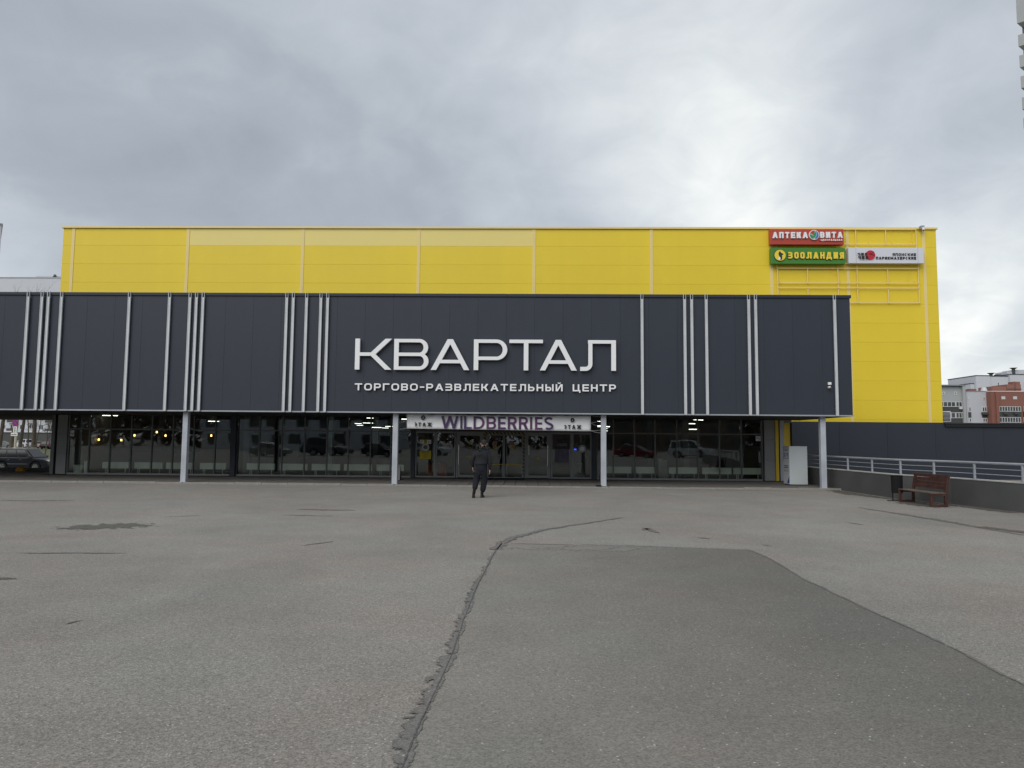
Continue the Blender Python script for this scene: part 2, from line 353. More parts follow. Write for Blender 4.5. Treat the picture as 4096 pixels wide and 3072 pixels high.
def link(name, me, parent=None, bevel=0, smooth=False, loc=None, rot=None, scale=None, local=False, seg=2, **tags):
    o = bpy.data.objects.new(name, me); C.objects.link(o)
    if parent is not None:
        o.parent = parent
        if parent.type == 'EMPTY' and not local and not parent.get('_local'): o.matrix_parent_inverse = Matrix.Translation(-parent.location)
    if loc is not None: o.location = loc
    if rot is not None: o.rotation_euler = rot
    if scale is not None: o.scale = scale
    if bevel:
        b = o.modifiers.new('bevel', 'BEVEL'); b.width = bevel; b.segments = seg; b.limit_method = 'ANGLE'; b.angle_limit = R(40)
    if smooth:
        for p in me.polygons: p.use_smooth = True
    for k, v in tags.items(): o[k] = v
    return o
def tag(o, label=None, category=None, group=None, kind=None):
    if label: o['label'] = label
    if category: o['category'] = category
    if group: o['group'] = group
    if kind: o['kind'] = kind
    return o
LOCAL = set()
def thing(name, label, category, loc=(0,0,0), rz=0, group=None):
    o = bpy.data.objects.new(name, None); o.empty_display_size = .3; C.objects.link(o); o.location = loc; o.rotation_euler = (0,0,rz)
    return tag(o, label, category, group)
def copy_tree(o, parent=None):
    c = o.copy(); C.objects.link(c)
    if parent is not None:
        c.parent = parent; c.matrix_parent_inverse = o.matrix_parent_inverse.copy()
    for ch in [q for q in o.children]: copy_tree(ch, c)
    return c
def struct(name, mb, mats, kind='structure', **k):
    o = mb.obj(name, mats, **k); o['kind'] = kind; return o

# --- stroke letters -------------------------------------------------
def _arc(cx, cy, rx, ry, a0, a1, n=9):
    return [(cx+rx*math.cos(R(a0+(a1-a0)*i/n)), cy+ry*math.sin(R(a0+(a1-a0)*i/n))) for i in range(n+1)]
def strip(o, i, closed=False):
    q = [[o[k], o[k+1], i[k+1], i[k]] for k in range(len(o)-1)]
    if closed: q.append([o[-1], o[0], i[0], i[-1]])
    return q
def g_rect(x0, y0, x1, y1): return [[(x0,y0),(x1,y0),(x1,y1),(x0,y1)]]
def g_diag(xb, yb, xt, yt, w_): return [[(xb-w_/2,yb),(xb+w_/2,yb),(xt+w_/2,yt),(xt-w_/2,yt)]]
def g_bowl(x0, x1, y0, y1, tv, th, rf=1.0):
    ry = (y1-y0)/2*rf; rx = min(ry*1.05, (x1-x0)*.9)
    o = [(x0,y1)]+_arc(x1-rx, y1-ry, rx, ry, 90, 0)+_arc(x1-rx, y0+ry, rx, ry, 0, -90)+[(x0,y0)]
    rx2, ry2 = max(rx-tv, .001), max(ry-th, .001)
    i = [(x0,y1-th)]+_arc(x1-rx, y1-ry, rx2, ry2, 90, 0)+_arc(x1-rx, y0+ry, rx2, ry2, 0, -90)+[(x0,y0+th)]
    return strip(o, i)
def g_path(pts, t):
    o, i = [], []
    for k, p in enumerate(pts):
        a = pts[max(k-1,0)]; b = pts[min(k+1,len(pts)-1)]
        dx, dy = b[0]-a[0], b[1]-a[1]; q = math.hypot(dx, dy) or 1
        nx, ny = -dy/q*t/2, dx/q*t/2
        o.append((p[0]+nx,p[1]+ny)); i.append((p[0]-nx,p[1]-ny))
    return strip(o, i)
def glyph(ch, W, H, tv, th):
    dw = tv*1.12
    if ch == 'К':
        return [g_rect(0,0,tv,H), g_rect(tv,H/2-th/2,W*.42,H/2+th/2), g_diag(W*.40+dw*.3,H/2-th*.3,W-dw*.62,H,dw*1.25), g_diag(W-dw*.62,0,W*.40+dw*.3,H/2+th*.3,dw*1.25)]
    if ch == 'В' or ch == 'B':
        return [g_rect(0,0,tv,H), g_bowl(tv,W*.985,H/2-th/2,H,tv,th), g_bowl(tv,W,0,H/2+th/2,tv,th)]
    if ch == 'А':
        return [g_diag(dw*.55,0,W/2,H,dw*1.05), g_diag(W-dw*.55,0,W/2,H,dw*1.05), g_rect(W*.22,H*.22,W*.78,H*.22+th)]
    if ch in 'РP': return [g_rect(0,0,tv,H), g_bowl(tv,W,H*.33,H,tv,th)]
    if ch == 'R': return [g_rect(0,0,tv,H), g_bowl(tv,W*.96,H*.42,H,tv,th), g_diag(W-dw*.55,0,W*.55,H*.42+th*.5,dw*1.15)]
    if ch in 'ТT': return [g_rect(0,H-th,W,H), g_rect(W/2-tv/2,0,W/2+tv/2,H-th)]
    if ch == 'Л':
        x = W*.22; r = H*.18
        o = [(x,H)]+[(x,r)]+[(0+ (x-r*.0)-r*.0, r)]
        leg = g_path([(x+tv/2,H),(x+tv/2,H*.35)]+_arc(x+tv/2-W*.14, H*.22, W*.14, H*.22-th/2, 0, -80, 8)+[(0,th/2)], (tv+th)/2)
        return [g_rect(x,H-th,W,H), g_rect(W-tv,0,W,H-th), leg]
    if ch in 'ОO':
        r = min(W,H)*.42
        o = _arc(W-r,H-r,r,r,90,0,7)+_arc(W-r,r,r,r,0,-90,7)+_arc(r,r,r,r,270,180,7)+_arc(r,H-r,r,r,180,90,7)
        a, b = r-tv, r-th
        i = _arc(W-r,H-r,a,b,90,0,7)+_arc(W-r,r,a,b,0,-90,7)+_arc(r,r,a,b,270,180,7)+_arc(r,H-r,a,b,180,90,7)
        return [strip(o, i, True)]
    if ch == 'Г': return [g_rect(0,0,tv,H), g_rect(tv,H-th,W,H)]
    if ch == 'З': return [g_bowl(0,W*.97,H/2-th/2,H,tv,th), g_bowl(0,W,0,H/2+th/2,tv,th)]
    if ch in 'ЕE': return [g_rect(0,0,tv,H), g_rect(tv,H-th,W,H), g_rect(tv,H/2-th/2,W*.94,H/2+th/2), g_rect(tv,0,W,th)]
    if ch == 'Ь': return [g_rect(0,0,tv,H), g_bowl(tv,W,0,H*.62,tv,th)]
    if ch == 'Ы': return [g_rect(0,0,tv,H), g_bowl(tv,W*.72,0,H*.62,tv,th), g_rect(W-tv,0,W,H)]
    if ch == 'Н': return [g_rect(0,0,tv,H), g_rect(W-tv,0,W,H), g_rect(tv,H/2-th/2,W-tv,H/2+th/2)]
    if ch == 'Й': return [g_rect(0,0,tv,H), g_rect(W-tv,0,W,H), g_diag(tv*.8,0,W-tv*.8,H,dw), g_path(_arc(W/2,H*1.24,W*.17,H*.12,180,360,8), th*.7)]
    if ch == 'Ц': return [g_rect(0,0,tv,H), g_rect(W*.86-tv,0,W*.86,H), g_rect(tv,0,W*.86-tv,th), g_rect(W*.86,0,W,th), g_rect(W-tv*.9,-H*.2,W,0)]
    if ch == '-': return [g_rect(0,H/2-th/2,W,H/2+th/2)]
    if ch == 'W':
        a = dw*.5; return [g_diag(W*.26,0,a,H,dw), g_diag(W*.26,0,W*.5,H,dw), g_diag(W*.74,0,W*.5,H,dw), g_diag(W*.74,0,W-a,H,dw)]
    if ch == 'I': return [g_rect(0,0,W,H)]
    if ch == 'L': return [g_rect(0,0,tv,H), g_rect(tv,0,W,th)]
    if ch == 'D': return [g_rect(0,0,tv,H), g_bowl(tv,W,0,H,tv,th)]
    if ch == 'S':
        r = H*.27; c = [(W*.5+(W/2-tv/2)*math.cos(R(a)), H-r+(r-th/2)*math.sin(R(a))) for a in range(30, 225, 13)]
        c += [(W*.5-(W/2-tv/2)*.3, H*.53), (W*.5+(W/2-tv/2)*.4, H*.46)]
        c += [(W*.5+(W/2-tv/2)*math.cos(R(a)), r+(r-th/2)*math.sin(R(a))) for a in range(40, -155, -13)]
        return [g_path(c, (tv+th)/2)]
    if ch == 'П': return [g_rect(0,0,tv,H), g_rect(W-tv,0,W,H), g_rect(tv,H-th,W-tv,H)]
    if ch == 'И': return [g_rect(0,0,tv,H), g_rect(W-tv,0,W,H), g_diag(tv*.8,0,W-tv*.8,H,dw)]
    if ch == 'Д':
        b = H*.16; return [g_rect(W*.82-tv,th*.4+b*.2,W*.82,H), g_rect(W*.26,H-th,W*.82-tv,H), g_diag(W*.17,b*.4,W*.26+tv*.5,H,tv), g_rect(0,0,W,th), g_rect(0,-b,tv*.8,0), g_rect(W-tv*.8,-b,W,0)]
    if ch == 'Я': return [g_rect(W-tv,0,W,H), [[(W-x,y) for x, y in q] for q in g_bowl(tv,W,H*.36,H,tv,th)], g_diag(dw*.5,0,W*.45,H*.36+th*.5,dw)]
    if ch in 'СCЭ':
        m_ = -1 if ch == 'Э' else 1; pts = [(W/2+m_*(W/2-tv/2)*math.cos(R(a)), H/2+(H/2-th/2)*math.sin(R(a))) for a in range(42, 320, 14)]
        return [g_path(pts, (tv+th)/2)] + ([g_rect(W*.3,H/2-th/2,W-tv,H/2+th/2)] if ch == 'Э' else [])
    if ch == 'Х': return [g_diag(dw*.5,0,W-dw*.5,H,dw), g_diag(W-dw*.5,0,dw*.5,H,dw)]
    if ch == 'М': return [g_rect(0,0,tv,H), g_rect(W-tv,0,W,H), g_diag(W/2,H*.2,tv*.6,H,dw), g_diag(W/2,H*.2,W-tv*.6,H,dw)]
    if ch == 'Ч': return [g_rect(W-tv,0,W,H), g_rect(tv*.5,H*.42,W-tv,H*.42+th), g_rect(0,H*.42+th*.4,tv,H)]
    if ch == 'У': return [g_diag(W*.3,0,W-dw*.5,H,dw), g_diag(W*.5,H*.38,dw*.5,H,dw)]
    if ch == 'Ж': return [g_rect(W/2-tv/2,0,W/2+tv/2,H), g_diag(dw*.5,0,W*.42,H*.55,dw), g_diag(W*.42,H*.45,dw*.5,H,dw), g_diag(W-dw*.5,0,W*.58,H*.55,dw), g_diag(W*.58,H*.45,W-dw*.5,H,dw)]
    if ch == '0':
        o = _arc(W/2,H/2,W/2,H/2,0,348,28); i = _arc(W/2,H/2,W/2-tv,H/2-th,0,348,28); return [strip(o, i, True)]
    if ch == 'a':
        return [g_rect(W-tv,0,W,H*.75), g_path(_arc(W/2,H*.66,W/2-tv/2,H*.34-th/2,0,160,8), th), g_path(_arc(W*.45,H*.29,W*.45-tv/2,H*.29-th/2,0,350,16), th)]
    if ch in '«»': return [g_diag(W*.2,H*.3,W*.6,H*.5,tv*.7), g_diag(W*.6,H*.5,W*.2,H*.7,tv*.7)]
    return []
WID = {'-':.5,'I':.25,' ':.5,'Ж':1.45,'М':1.2,'Д':1.15,'Ц':1.1,'А':1.1,'Л':1.08,'a':.95,'Ш':1.3,'«':.5,'»':.5}
def words_(body, m, box, yf, t, bold, parent, name, axis):
    x0, x1, z0, z1 = box; H = z1-z0; g = .34; tot = sum(WID.get(c,.9) for c in body)+g*(len(body)-1); k = (x1-x0)/tot; p = x0
    mb = MB(); tv = min(bold*k*1.05, H*.36); th = min(bold*H*.95, H*.24)
    for n_, c in enumerate(body):
        q = p+WID.get(c,.9)*k
        kk = 0
        for stroke in glyph(c, q-p, H, tv, th):
            for pl in stroke:
                pts = [(p+a, z0+b) for a, b in pl]; ar = sum(pts[i][0]*pts[(i+1) % 4][1]-pts[(i+1) % 4][0]*pts[i][1] for i in range(4))
                if ar < 0: pts.reverse()
                if abs(ar) > 1e-8: mb.prism(pts, yf+kk*.0006, yf+t)
            kk += 1
        p = q+g*k
    if axis == 'x': mb.v = [(y, -x, z) for x, y, z in mb.v]
    return mb.obj(name, m, parent)
def letter_mesh(ch, x0, x1, z0, z1, tv, th, yf, depth, m):
    mb = MB(); k = 0
    for stroke in glyph(ch, x1-x0, z1-z0, tv, th):
        for q in stroke:
            pts = [(x0+a, z0+b) for a, b in q]
            ar = sum(pts[i][0]*pts[(i+1) % 4][1]-pts[(i+1) % 4][0]*pts[i][1] for i in range(4))
            if ar < 0: pts.reverse()
            if abs(ar) > 1e-7: mb.prism(pts, yf+k*.0012, yf+depth)
        k += 1
    return mb.mesh('letter', m)

def text(body, m, box, yf, t=.003, bold=.24, parent=None, name='lettering', axis='y'):
    """raised or printed capitals fitted to box (x0,x1,z0,z1), facing -Y (or -X)"""
    return words_(body, m, box, yf, t, bold, parent, name, axis)

def panel_mesh(w_, t, h, m, bev=.006):       # sandwich panel centred in x, front at y=0, base z=0, with chamfered front edges
    mb = MB(); x = w_/2; b = bev
    v = [(-x,b,0),(x,b,0),(x,b,h),(-x,b,h),(-x+b,0,b),(x-b,0,b),(x-b,0,h-b),(-x+b,0,h-b),(-x,t,0),(x,t,0),(x,t,h),(-x,t,h)]
    f = [(4,5,6,7),(0,1,5,4),(1,2,6,5),(2,3,7,6),(3,0,4,7),(0,8,9,1),(1,9,10,2),(2,10,11,3),(3,11,8,0)]
    return mb.add(v, f).mesh('panel', m)

# ------------------------------------------------------------------ ground
prof = [(-600,0),(26.96,0),(26.97,0),(36.4,0),(37.2,-.1),(42,-.65),(50,-1.1),(64,-1.1),(90,-.95),(140,-.6),(1500,-.6)]
mb = MB()
v = [(x, y, z) for y, z in prof for x in (-900, 900)]
mb.add(v, [(2*i, 2*i+1, 2*i+3, 2*i+2) for i in range(len(prof)-1)])
struct('ground', mb, 'asphalt')
YK = 27.0                                   # kerb line
PZ = .06                                    # pavement height
YG = 32.3                                   # shop glass
YW = 37.3                                   # yellow wall
XL, XR = -60.0, 12.2
XGL, XGR = X(232, 1800, YG), X(3100, 1800, YG)
# pavement under the canopy
mb = MB().box(XL, 13.2, YK+.14, YG+.0, -.05, PZ-.025); struct('pavement', mb, 'paver_base')
pav = bpy.data.objects['pavement']
tw, td = .44, .86
pm = panel_mesh(tw-.014, td-.012, .05, 'paver', .004)
for vtx in pm.vertices: vtx.co = (vtx.co.x, vtx.co.z*(td-.012)/.05, -.05+(.05-vtx.co.y*.05/(td-.012)) if False else 0) if False else vtx.co
pb = MB(); x_, y_, b_ = (tw-.014)/2, td-.012, .004
pb.add([(-x_,0,-.03),(x_,0,-.03),(x_,y_,-.03),(-x_,y_,-.03),(-x_+b_,b_,0),(x_-b_,b_,0),(x_-b_,y_-b_,0),(-x_+b_,y_-b_,0)],
       [(4,5,6,7),(0,1,5,4),(1,2,6,5),(2,3,7,6),(3,0,4,7)])
pmesh = pb.mesh('paver', 'paver')
cells = []
for j in range(6):
    for i in range(int((13.2+21.8)/tw)):
        cells.append((-21.6+(i+.5)*tw+(.0 if j % 2 else tw*.5)*0, YK+.15+j*td, j))
rest = MB(); cnt = 0
for (x, y, j) in cells:
    if y+td > YG: continue
    dz = PZ+random.uniform(-.003, .003)
    if cnt < 300:
        o = link('paver', pmesh, pav, loc=(x, y, dz)); o.rotation_euler = (random.uniform(-.004,.004), random.uniform(-.006,.006), random.uniform(-.004,.004)); cnt += 1
    else:
        rest.add([(vx+x, vy+y, vz+dz) for vx, vy, vz in pb.v], pb.f)
rest.obj('rear_pavers', 'paver', pav, kind='stuff')
left = MB()
for i in range(60):
    for j in range(6):
        left.add([(vx-21.6-(i+.5)*tw, vy+YK+.15+j*td, vz+PZ+random.uniform(-.003,.003)) for vx, vy, vz in pb.v], pb.f)
left.obj('side_pavers', 'paver', pav, kind='stuff')
# kerb stones
kb = MB().box(-.494, .494, 0, .145, -.1, PZ+.012).mesh('kerb_stone', 'kerb')
kr = tag(bpy.data.objects.new('kerb', None), kind='structure'); C.objects.link(kr); kr.location = (0, YK, 0)
for i in range(-38, 13):
    link('kerb_stone', kb, kr, bevel=.012, loc=(i+.5, YK+random.uniform(-.006,.006), random.uniform(-.012,.004)-(.02 if -6 < i < 8 else 0)))

# asphalt repairs, tar seams and stains: thin sheets on the plaza
def sheet(name, pts, z, m, label=None):
    mb = MB(); mb.add([(p[0], p[1], z) for p in pts], [tuple(range(len(pts)))])
    me = mb.mesh(name, m)
    if me.polygons[0].normal.z < 0: me.flip_normals()
    o = link(name, me); o['kind'] = 'structure'; return o
def gpx(pts, z=0): return [atZ(px, py, z) for px, py in pts]
def jag(pts, amp, step):
    out = []
    for a, b in zip(pts[:-1], pts[1:]):
        a, b = Vector(a[:2]), Vector(b[:2]); n = max(1, int((b-a).length/step)); d = (b-a).normalized(); q = Vector((-d.y, d.x))
        for i in range(n): out.append(a+(b-a)*i/n+q*random.uniform(-amp, amp))
    out.append(Vector(pts[-1][:2])); return out
crack = gpx([(1500,3300),(1609,3072),(1663,2938),(1718,2821),(1772,2703),(1817,2595),(1853,2486),(1898,2369),(1944,2278),(1984,2200),(2006,2174),(2060,2151),(2161,2122),(2313,2098),(2493,2071)])
cr = crack[:11]
patch = [tuple(p) for p in jag(cr, .004, .06)] + [tuple(p) for p in jag(gpx([(2006,2174),(2300,2179),(2530,2184),(2990,2200)]), .01, .12)]
edge = gpx([(2990,2200),(3060,2225),(3203,2311),(3421,2416),(3611,2501),(3848,2615),(4096,2743),(4700,3060)])
ej = jag(edge, .008, .05); patch += [tuple(p) for p in ej]
patch += [(edge[-1].x, -2), (crack[0].x-.3, -2)]
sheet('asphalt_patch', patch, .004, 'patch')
def seam(name, line, wl, wr, z, m, step=.08):
    """strip along a polyline; wl, wr are its reach to either side as functions of the distance fraction"""
    P = [Vector(p[:2]) for p in line]; Ls = [0]
    for a, b in zip(P[:-1], P[1:]): Ls.append(Ls[-1]+(b-a).length)
    tot = Ls[-1]; n = max(2, int(tot/step)); rows = []
    for i in range(n+1):
        s = tot*i/n; k = max(j for j in range(len(P)-1) if Ls[j] <= s+1e-6); d = P[k+1]-P[k]; t = (s-Ls[k])/max(d.length,1e-6)
        a_ = P[max(k-1,0)]; b_ = P[min(k+2,len(P)-1)]; d0 = (P[k+1]-a_).normalized(); d1 = (b_-P[k]).normalized(); dd = (d0*(1-t)+d1*t).normalized()
        q = Vector((-dd.y, dd.x)); p = P[k]+d*t+q*.25*min(wl(.5)+wr(.5), .06)*math.sin(s*5.1+2*math.sin(s*1.9)); f = s/tot
        rows.append((p+q*wl(f), p, p-q*wr(f)))
    v = [(q.x,q.y,z) for r_ in rows for q in r_]; fc = []
    for i in range(n):
        for j in (0, 1): fc.append((3*i+j+1, 3*i+j, 3*i+j+3, 3*i+j+4))
    me = MB().add(v, fc).mesh(name, m); uv = me.uv_layers.new(name='UVMap')
    for lp in me.loops: uv.data[lp.index].uv = ((-1, 0, 1)[lp.vertex_index % 3], 0)
    if me.polygons[0].normal.z < 0: me.flip_normals()
    o = link(name, me); o['kind'] = 'structure'; return o
seam('tar_seam', cr, lambda f: .11*(1-f)**.8+.02, lambda f: .035*(1-f)+.012, .008, 'tar')
seam('crack_line', cr, lambda f: .006, lambda f: .006, .012, 'crack')
seam('seam_curve', crack[9:], lambda f: .10*(1-f)+.04, lambda f: .10*(1-f)+.04, .008, 'tar')
seam('patch_edge', edge[:8], lambda f: .026, lambda f: .02, .008, 'tar')
seam('patch_edge', gpx([(2040,2176),(2300,2179),(2530,2184),(2990,2200)]), lambda f: .02, lambda f: .02, .008, 'tar')
for pts, wd in (([(0,2213),(260,2213),(500,2215)], .03), ([(1190,2038),(1300,2040),(1420,2042)], .12), ([(262,2498),(300,2488),(330,2484)], .02),
                ([(2570,2112),(2600,2120),(2640,2134)], .07), ([(2575,2122),(2600,2112)], .07), ([(3430,2030),(3560,2050),(3750,2080),(4096,2142)], .12),
                ([(1120,2060),(1350,2066)], .04), ([(0,2002),(140,2004),(300,2003)], .08), ([(1210,2184),(1330,2166)], .03),
                ([(640,2070),(800,2062)], .03), ([(3380,2090),(3460,2100)], .04), ([(2780,2150),(2840,2156)], .03), ([(3050,2180),(3090,2186)], .03)):
    seam('crack_line', gpx(pts), lambda f: wd*(.35+math.sin(f*3.1)), lambda f: wd*(.35+math.sin(f*3.1)), .007, 'tar')
def blot(px, py, rx, ry, name='dark_blot', m='stain', z=.006, slant=0):
    c = atZ(px, py); ex = abs(atZ(px+rx, py).x-c.x)*1.35; ey = abs(atZ(px, py-ry).y-c.y)*1.35; n = 48
    v = [(c.x, c.y, z)]+[(c.x+ex*math.cos(2*math.pi*i/n), c.y+ey*math.sin(2*math.pi*i/n)+slant*math.cos(2*math.pi*i/n), z) for i in range(n)]
    me = MB().add(v, [(0, i+1, (i+1) % n+1) for i in range(n)]).mesh(name, m); uv = me.uv_layers.new(name='UVMap')
    for lp in me.loops: uv.data[lp.index].uv = (0 if lp.vertex_index == 0 else 1, 0)
    o = link(name, me); o['kind'] = 'structure'; return o
for px, py, rx, ry in ((2350,2195,300,10),):
    blot(px, py, rx, ry, 'worn_spot', 'faint', .0055+.0001*rx/30)
blot(440, 2106, 190, 14, slant=.25)
blot(250, 2115, 20, 5, z=.0065)
blot(20, 2315, 60, 4, z=.006)
wall_base = gpx([(3334,1957),(3570,1992.5),(3807,2016),(4096,2051.6)])
seam('damp_strip', [wall_base[0]+Vector((-.2,-.4,0)), wall_base[1]+Vector((-.25,0,0)), wall_base[2]+Vector((-.15,0,0)), wall_base[3]+Vector((-.15,0,0))], lambda f: .2, lambda f: .5, .0065, 'stain')
seam('damp_strip', gpx([(3330,1966),(3420,1980),(3520,1990)]), lambda f: .5*math.sin(f*3.1)+.03, lambda f: .4*math.sin(f*3.1)+.03, .0075, 'stain')
seam('damp_strip', gpx([(3920,2108),(4096,2130),(4300,2165)]), lambda f: .25, lambda f: .25, .0085, 'stain')
blot(3690, 2018, 80, 12, z=.0085)  # dark ellipse on the asphalt under the bench

# ------------------------------------------------------------------ dark entrance building
YF = 27.0
zb = Z(2048, 1652.5, YF); zt = Z(2048, 1176, YF)
XR = X(3405, 1420, YF)
eb = thing('entrance_building', 'long low front block in dark cladding with thin pale vertical ribs over a glazed shopfront', 'building', (-5, YF, 0))
core = MB().box(XL, XR-.02, YF+.08, YG+.3, zb+.02, zt-.05).box(XL, XR-.6, YG+.3, YW-.02, 4.5, zt-.25).box(XL, XGL-.4, YG+.3, 45, zb+.02, zt-.4)
core.obj('wall_core', ['navy_dark'], eb)
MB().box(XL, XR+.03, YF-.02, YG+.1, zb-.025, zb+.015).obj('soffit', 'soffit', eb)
MB().box(XL, XR+.03, YF-.035, YF-.02, zb-.03, zb+.02).obj('drip_edge', 'rail', eb)
pw = 1.075; n_p = int((XR-XL)/pw)
fp = panel_mesh(pw-.003, .075, zt-zb-.10, 'navy', .002)
for i in range(n_p):
    o = link('fascia_panel', fp, eb, loc=(XR-(i+.5)*pw, YF+random.uniform(-.0015,.0015), zb+.02))
for i in range(13):
    x1 = XR+.04-i*4.3; MB().box(max(x1-4.295, XL), x1, YF-.05, YF+.35, zt-.115, zt).obj('coping', 'navy2', eb, bevel=.01)
MB().box(XR-.02, XR-.001, YF+.05, YG+.28, zb+.02, zt-.12).obj('side_cladding', 'navy', eb)
ribs = [120,175,201,253,523.5,683.5,765,791,817.5,1151,1177,1230,1287,1314,2566,2736,2764,2822,2991,3018.5,3333]
rw = .10
rib = MB().box(-rw/2, rw/2, -.05, -.005, zb-.02, zt-.19).box(-rw/2, -rw/2+.018, -.062, -.0502, zb-.02, zt+.012).box(rw/2-.012, rw/2, -.060, -.0502, zb-.02, zt+.012)
rib.box(-rw/2, -rw/2+.018, -.05, -.005, zt-.1899, zt+.012).box(rw/2-.012, rw/2, -.05, -.005, zt-.1899, zt+.012)
rb = rib.mesh('rib', 'zinc'); tab = MB().box(-rw/2+.018, rw/2-.012, -.0515, -.0503, zb+1.88, zb+1.89).mesh('rib_joint', 'frame')
for px in ribs+[-40, -120, -300, -330, -600, -900]:
    x = X(px, 1180, YF)
    o = link('rib', rb, eb, loc=(x, YF-.045, 0))
# columns
colm = MB().box(-.1, .1, -.1, .1, 0, zb-PZ-.03).mesh('column', 'column')
basem = MB().box(-.12, .12, -.12, .12, 0, .012).mesh('base_plate', 'column')
for px in (735, 1578.5, 2414, 3294):
    x = X(px, 1935, YF+.3)
    o = link('column', colm, eb, bevel=.012, loc=(x, YF+.3, PZ))
    link('base_plate', basem, o, local=True)
for xx in (-23.5, -31.5): link('column', colm, eb, bevel=.012, loc=(xx, YF+.3, PZ))

# shopfront glazing ---------------------------------------------------
zt_g = zb-.0; ztr = 2.09
def gx(px): return X(px, 1800, YG)
def mull(x, z0, z1, wd=.055, m='frame'):
    return MB().box(x-wd/2, x+wd/2, YG-.05, YG+.06, z0, z1).obj('mullion', m, eb)
zg0 = PZ
lines_a = [275,357,440,524,607,691,775,860,930]
lines_b = [948,1037,1128,1218,1308,1393,1482,1563,1645]
lines_c = [2387,2453,2538,2620,2707,2791,2877,2965,3047]
wave = 0
for grp in (lines_a, lines_b, lines_c):
    xs = [gx(p) for p in grp]
    for x in xs: mull(x, zg0, zb-.03)
    MB().box(xs[0], xs[-1], YG-.045, YG+.055, ztr-.025, ztr+.025).obj('transom', 'frame', eb)
    MB().box(xs[0], xs[-1], YG-.06, YG+.06, zg0-.02, zg0+.06).obj('sill', 'frame_l', eb)
    for a, b in zip(xs[:-1], xs[1:]):
        for z0, z1 in ((zg0+.06, ztr-.025), (ztr+.025, zb-.03)):
            o = MB().box(-(b-a)/2+.028, (b-a)/2-.028, -.004, .004, z0, z1).obj('pane', 'glass', eb)
            o.location = ((a+b)/2, YG, 0); o.rotation_euler = (random.uniform(-.0015,.0015), 0, random.uniform(-.004,.004))
def pier(p0, p1, m, z1=None, y0=-.12, name='pier'):
    return MB().box(gx(p0), gx(p1), YG+y0, YG+.25, PZ-.02, (zb-.03) if z1 is None else z1).obj(name, m, eb)
pier(203, 217, 'frame', y0=-.02); pier(217, 231, 'black', y0=.03);  # the black box is a shaded gap painted dark, not a pier
for k in range(3): MB().box(gx(231.5), gx(270), YG-.1, YG+.2, PZ+k*.9, min(PZ+k*.9+.894, zb-.03)).obj('wall_panel', 'greypanel', eb, bevel=.004)
pier(927, 948, 'navy', y0=-.2); pier(1645.5, 1661, 'navy', y0=-.15); pier(2367, 2386, 'navy', y0=-.15)
for k in range(3): MB().box(gx(3055), gx(3098), YG-.1, YG+.2, PZ+k*.9, min(PZ+k*.9+.894, zb-.03)).obj('wall_panel', 'greypanel', eb, bevel=.004)
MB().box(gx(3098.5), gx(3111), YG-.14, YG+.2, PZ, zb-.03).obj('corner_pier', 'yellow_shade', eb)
MB().box(gx(3111.5), gx(3117), YG-.06, YG+.2, PZ, zb-.03).obj('dark_strip', 'black', eb)  # black strip paints the dark gap between pier and grey panel
MB().box(gx(3117.5), gx(3134), YG-.1, YG+.2, PZ, zb-.03).obj('wall_panel', 'column', eb)
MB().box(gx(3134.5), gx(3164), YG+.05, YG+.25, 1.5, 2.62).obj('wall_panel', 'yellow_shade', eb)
MB().box(gx(3134.5), gx(3170), YG+.05, YG+.25, PZ, 1.495).obj('wall_panel', 'greypanel', eb)
MB().box(gx(3134.5), gx(3170), YG+.05, YG+.25, 2.625, zb).obj('lintel', 'greypanel', eb)
MB().box(gx(3164.5), gx(3170), YG+.02, YG+.25, 1.5, 2.62).obj('dark_strip', 'black', eb)  # black strip along the edge of the yellow panel
# interior shell
room = MB().box(XGL, gx(3134), YG+.26, 78, PZ-.06, PZ-.001)
room.obj('inner_floor', 'floorin', eb)
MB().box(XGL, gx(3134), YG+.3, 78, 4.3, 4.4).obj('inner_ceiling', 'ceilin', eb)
MB().box(XGL, gx(3134), 78, 78.2, PZ, 4.3).obj('inner_wall', 'wallin', eb)
MB().box(gx(210), gx(230), YG+.26, 78, PZ-1, 4.3).obj('inner_wall', 'wallin', eb)
MB().box(gx(3134), gx(3134)+.2, YG+.26, 78, PZ-.1, 4.3).obj('inner_wall', 'wallin', eb)
# partitions seen through the glass
for a, b, y, z1, mm in ((800, 930, 36.5, 2.0, 'wallin'), (955, 1100, 35.6, 3.4, 'wallin'), (1110, 1190, 37.5, 3.4, 'greypanel'), (380, 905, 38.5, .95, 'wallin'),
                       (2640, 2800, 44, 2.6, 'wallin'), (2960, 3050, 34.8, 2.9, 'ceilin'), (1662, 1740, 36.0, 3.2, 'wallin'), (2150, 2290, 46, 2.6, 'wallin')):
    MB().box(X(a,1800,y), X(b,1800,y), y, y+.15, PZ, z1).obj('partition', mm, eb)
inner_door = MB().box(X(1003,1800,35.5), X(1065,1800,35.5), 35.5, 35.58, PZ, 2.0).obj('inner_door', 'greypanel', eb)
MB().box(X(1057,1800,35.4), X(1063,1800,35.4), 35.42, 35.49, .98, 1.0).obj('door_handle', 'chrome', inner_door)
for px, y in ((500,40),(640,40),(985,33.1),(1316,33.3),(2745,35.5),(2330,36),(700,44),(1500,44),(2600,44),(1800,44),(2200,44)):
    MB().box(X(px,1800,y)-.14, X(px,1800,y)+.14, y, y+.28, PZ, 4.3).obj('inner_column', 'greypanel' if px not in (1316,) else 'column', eb)

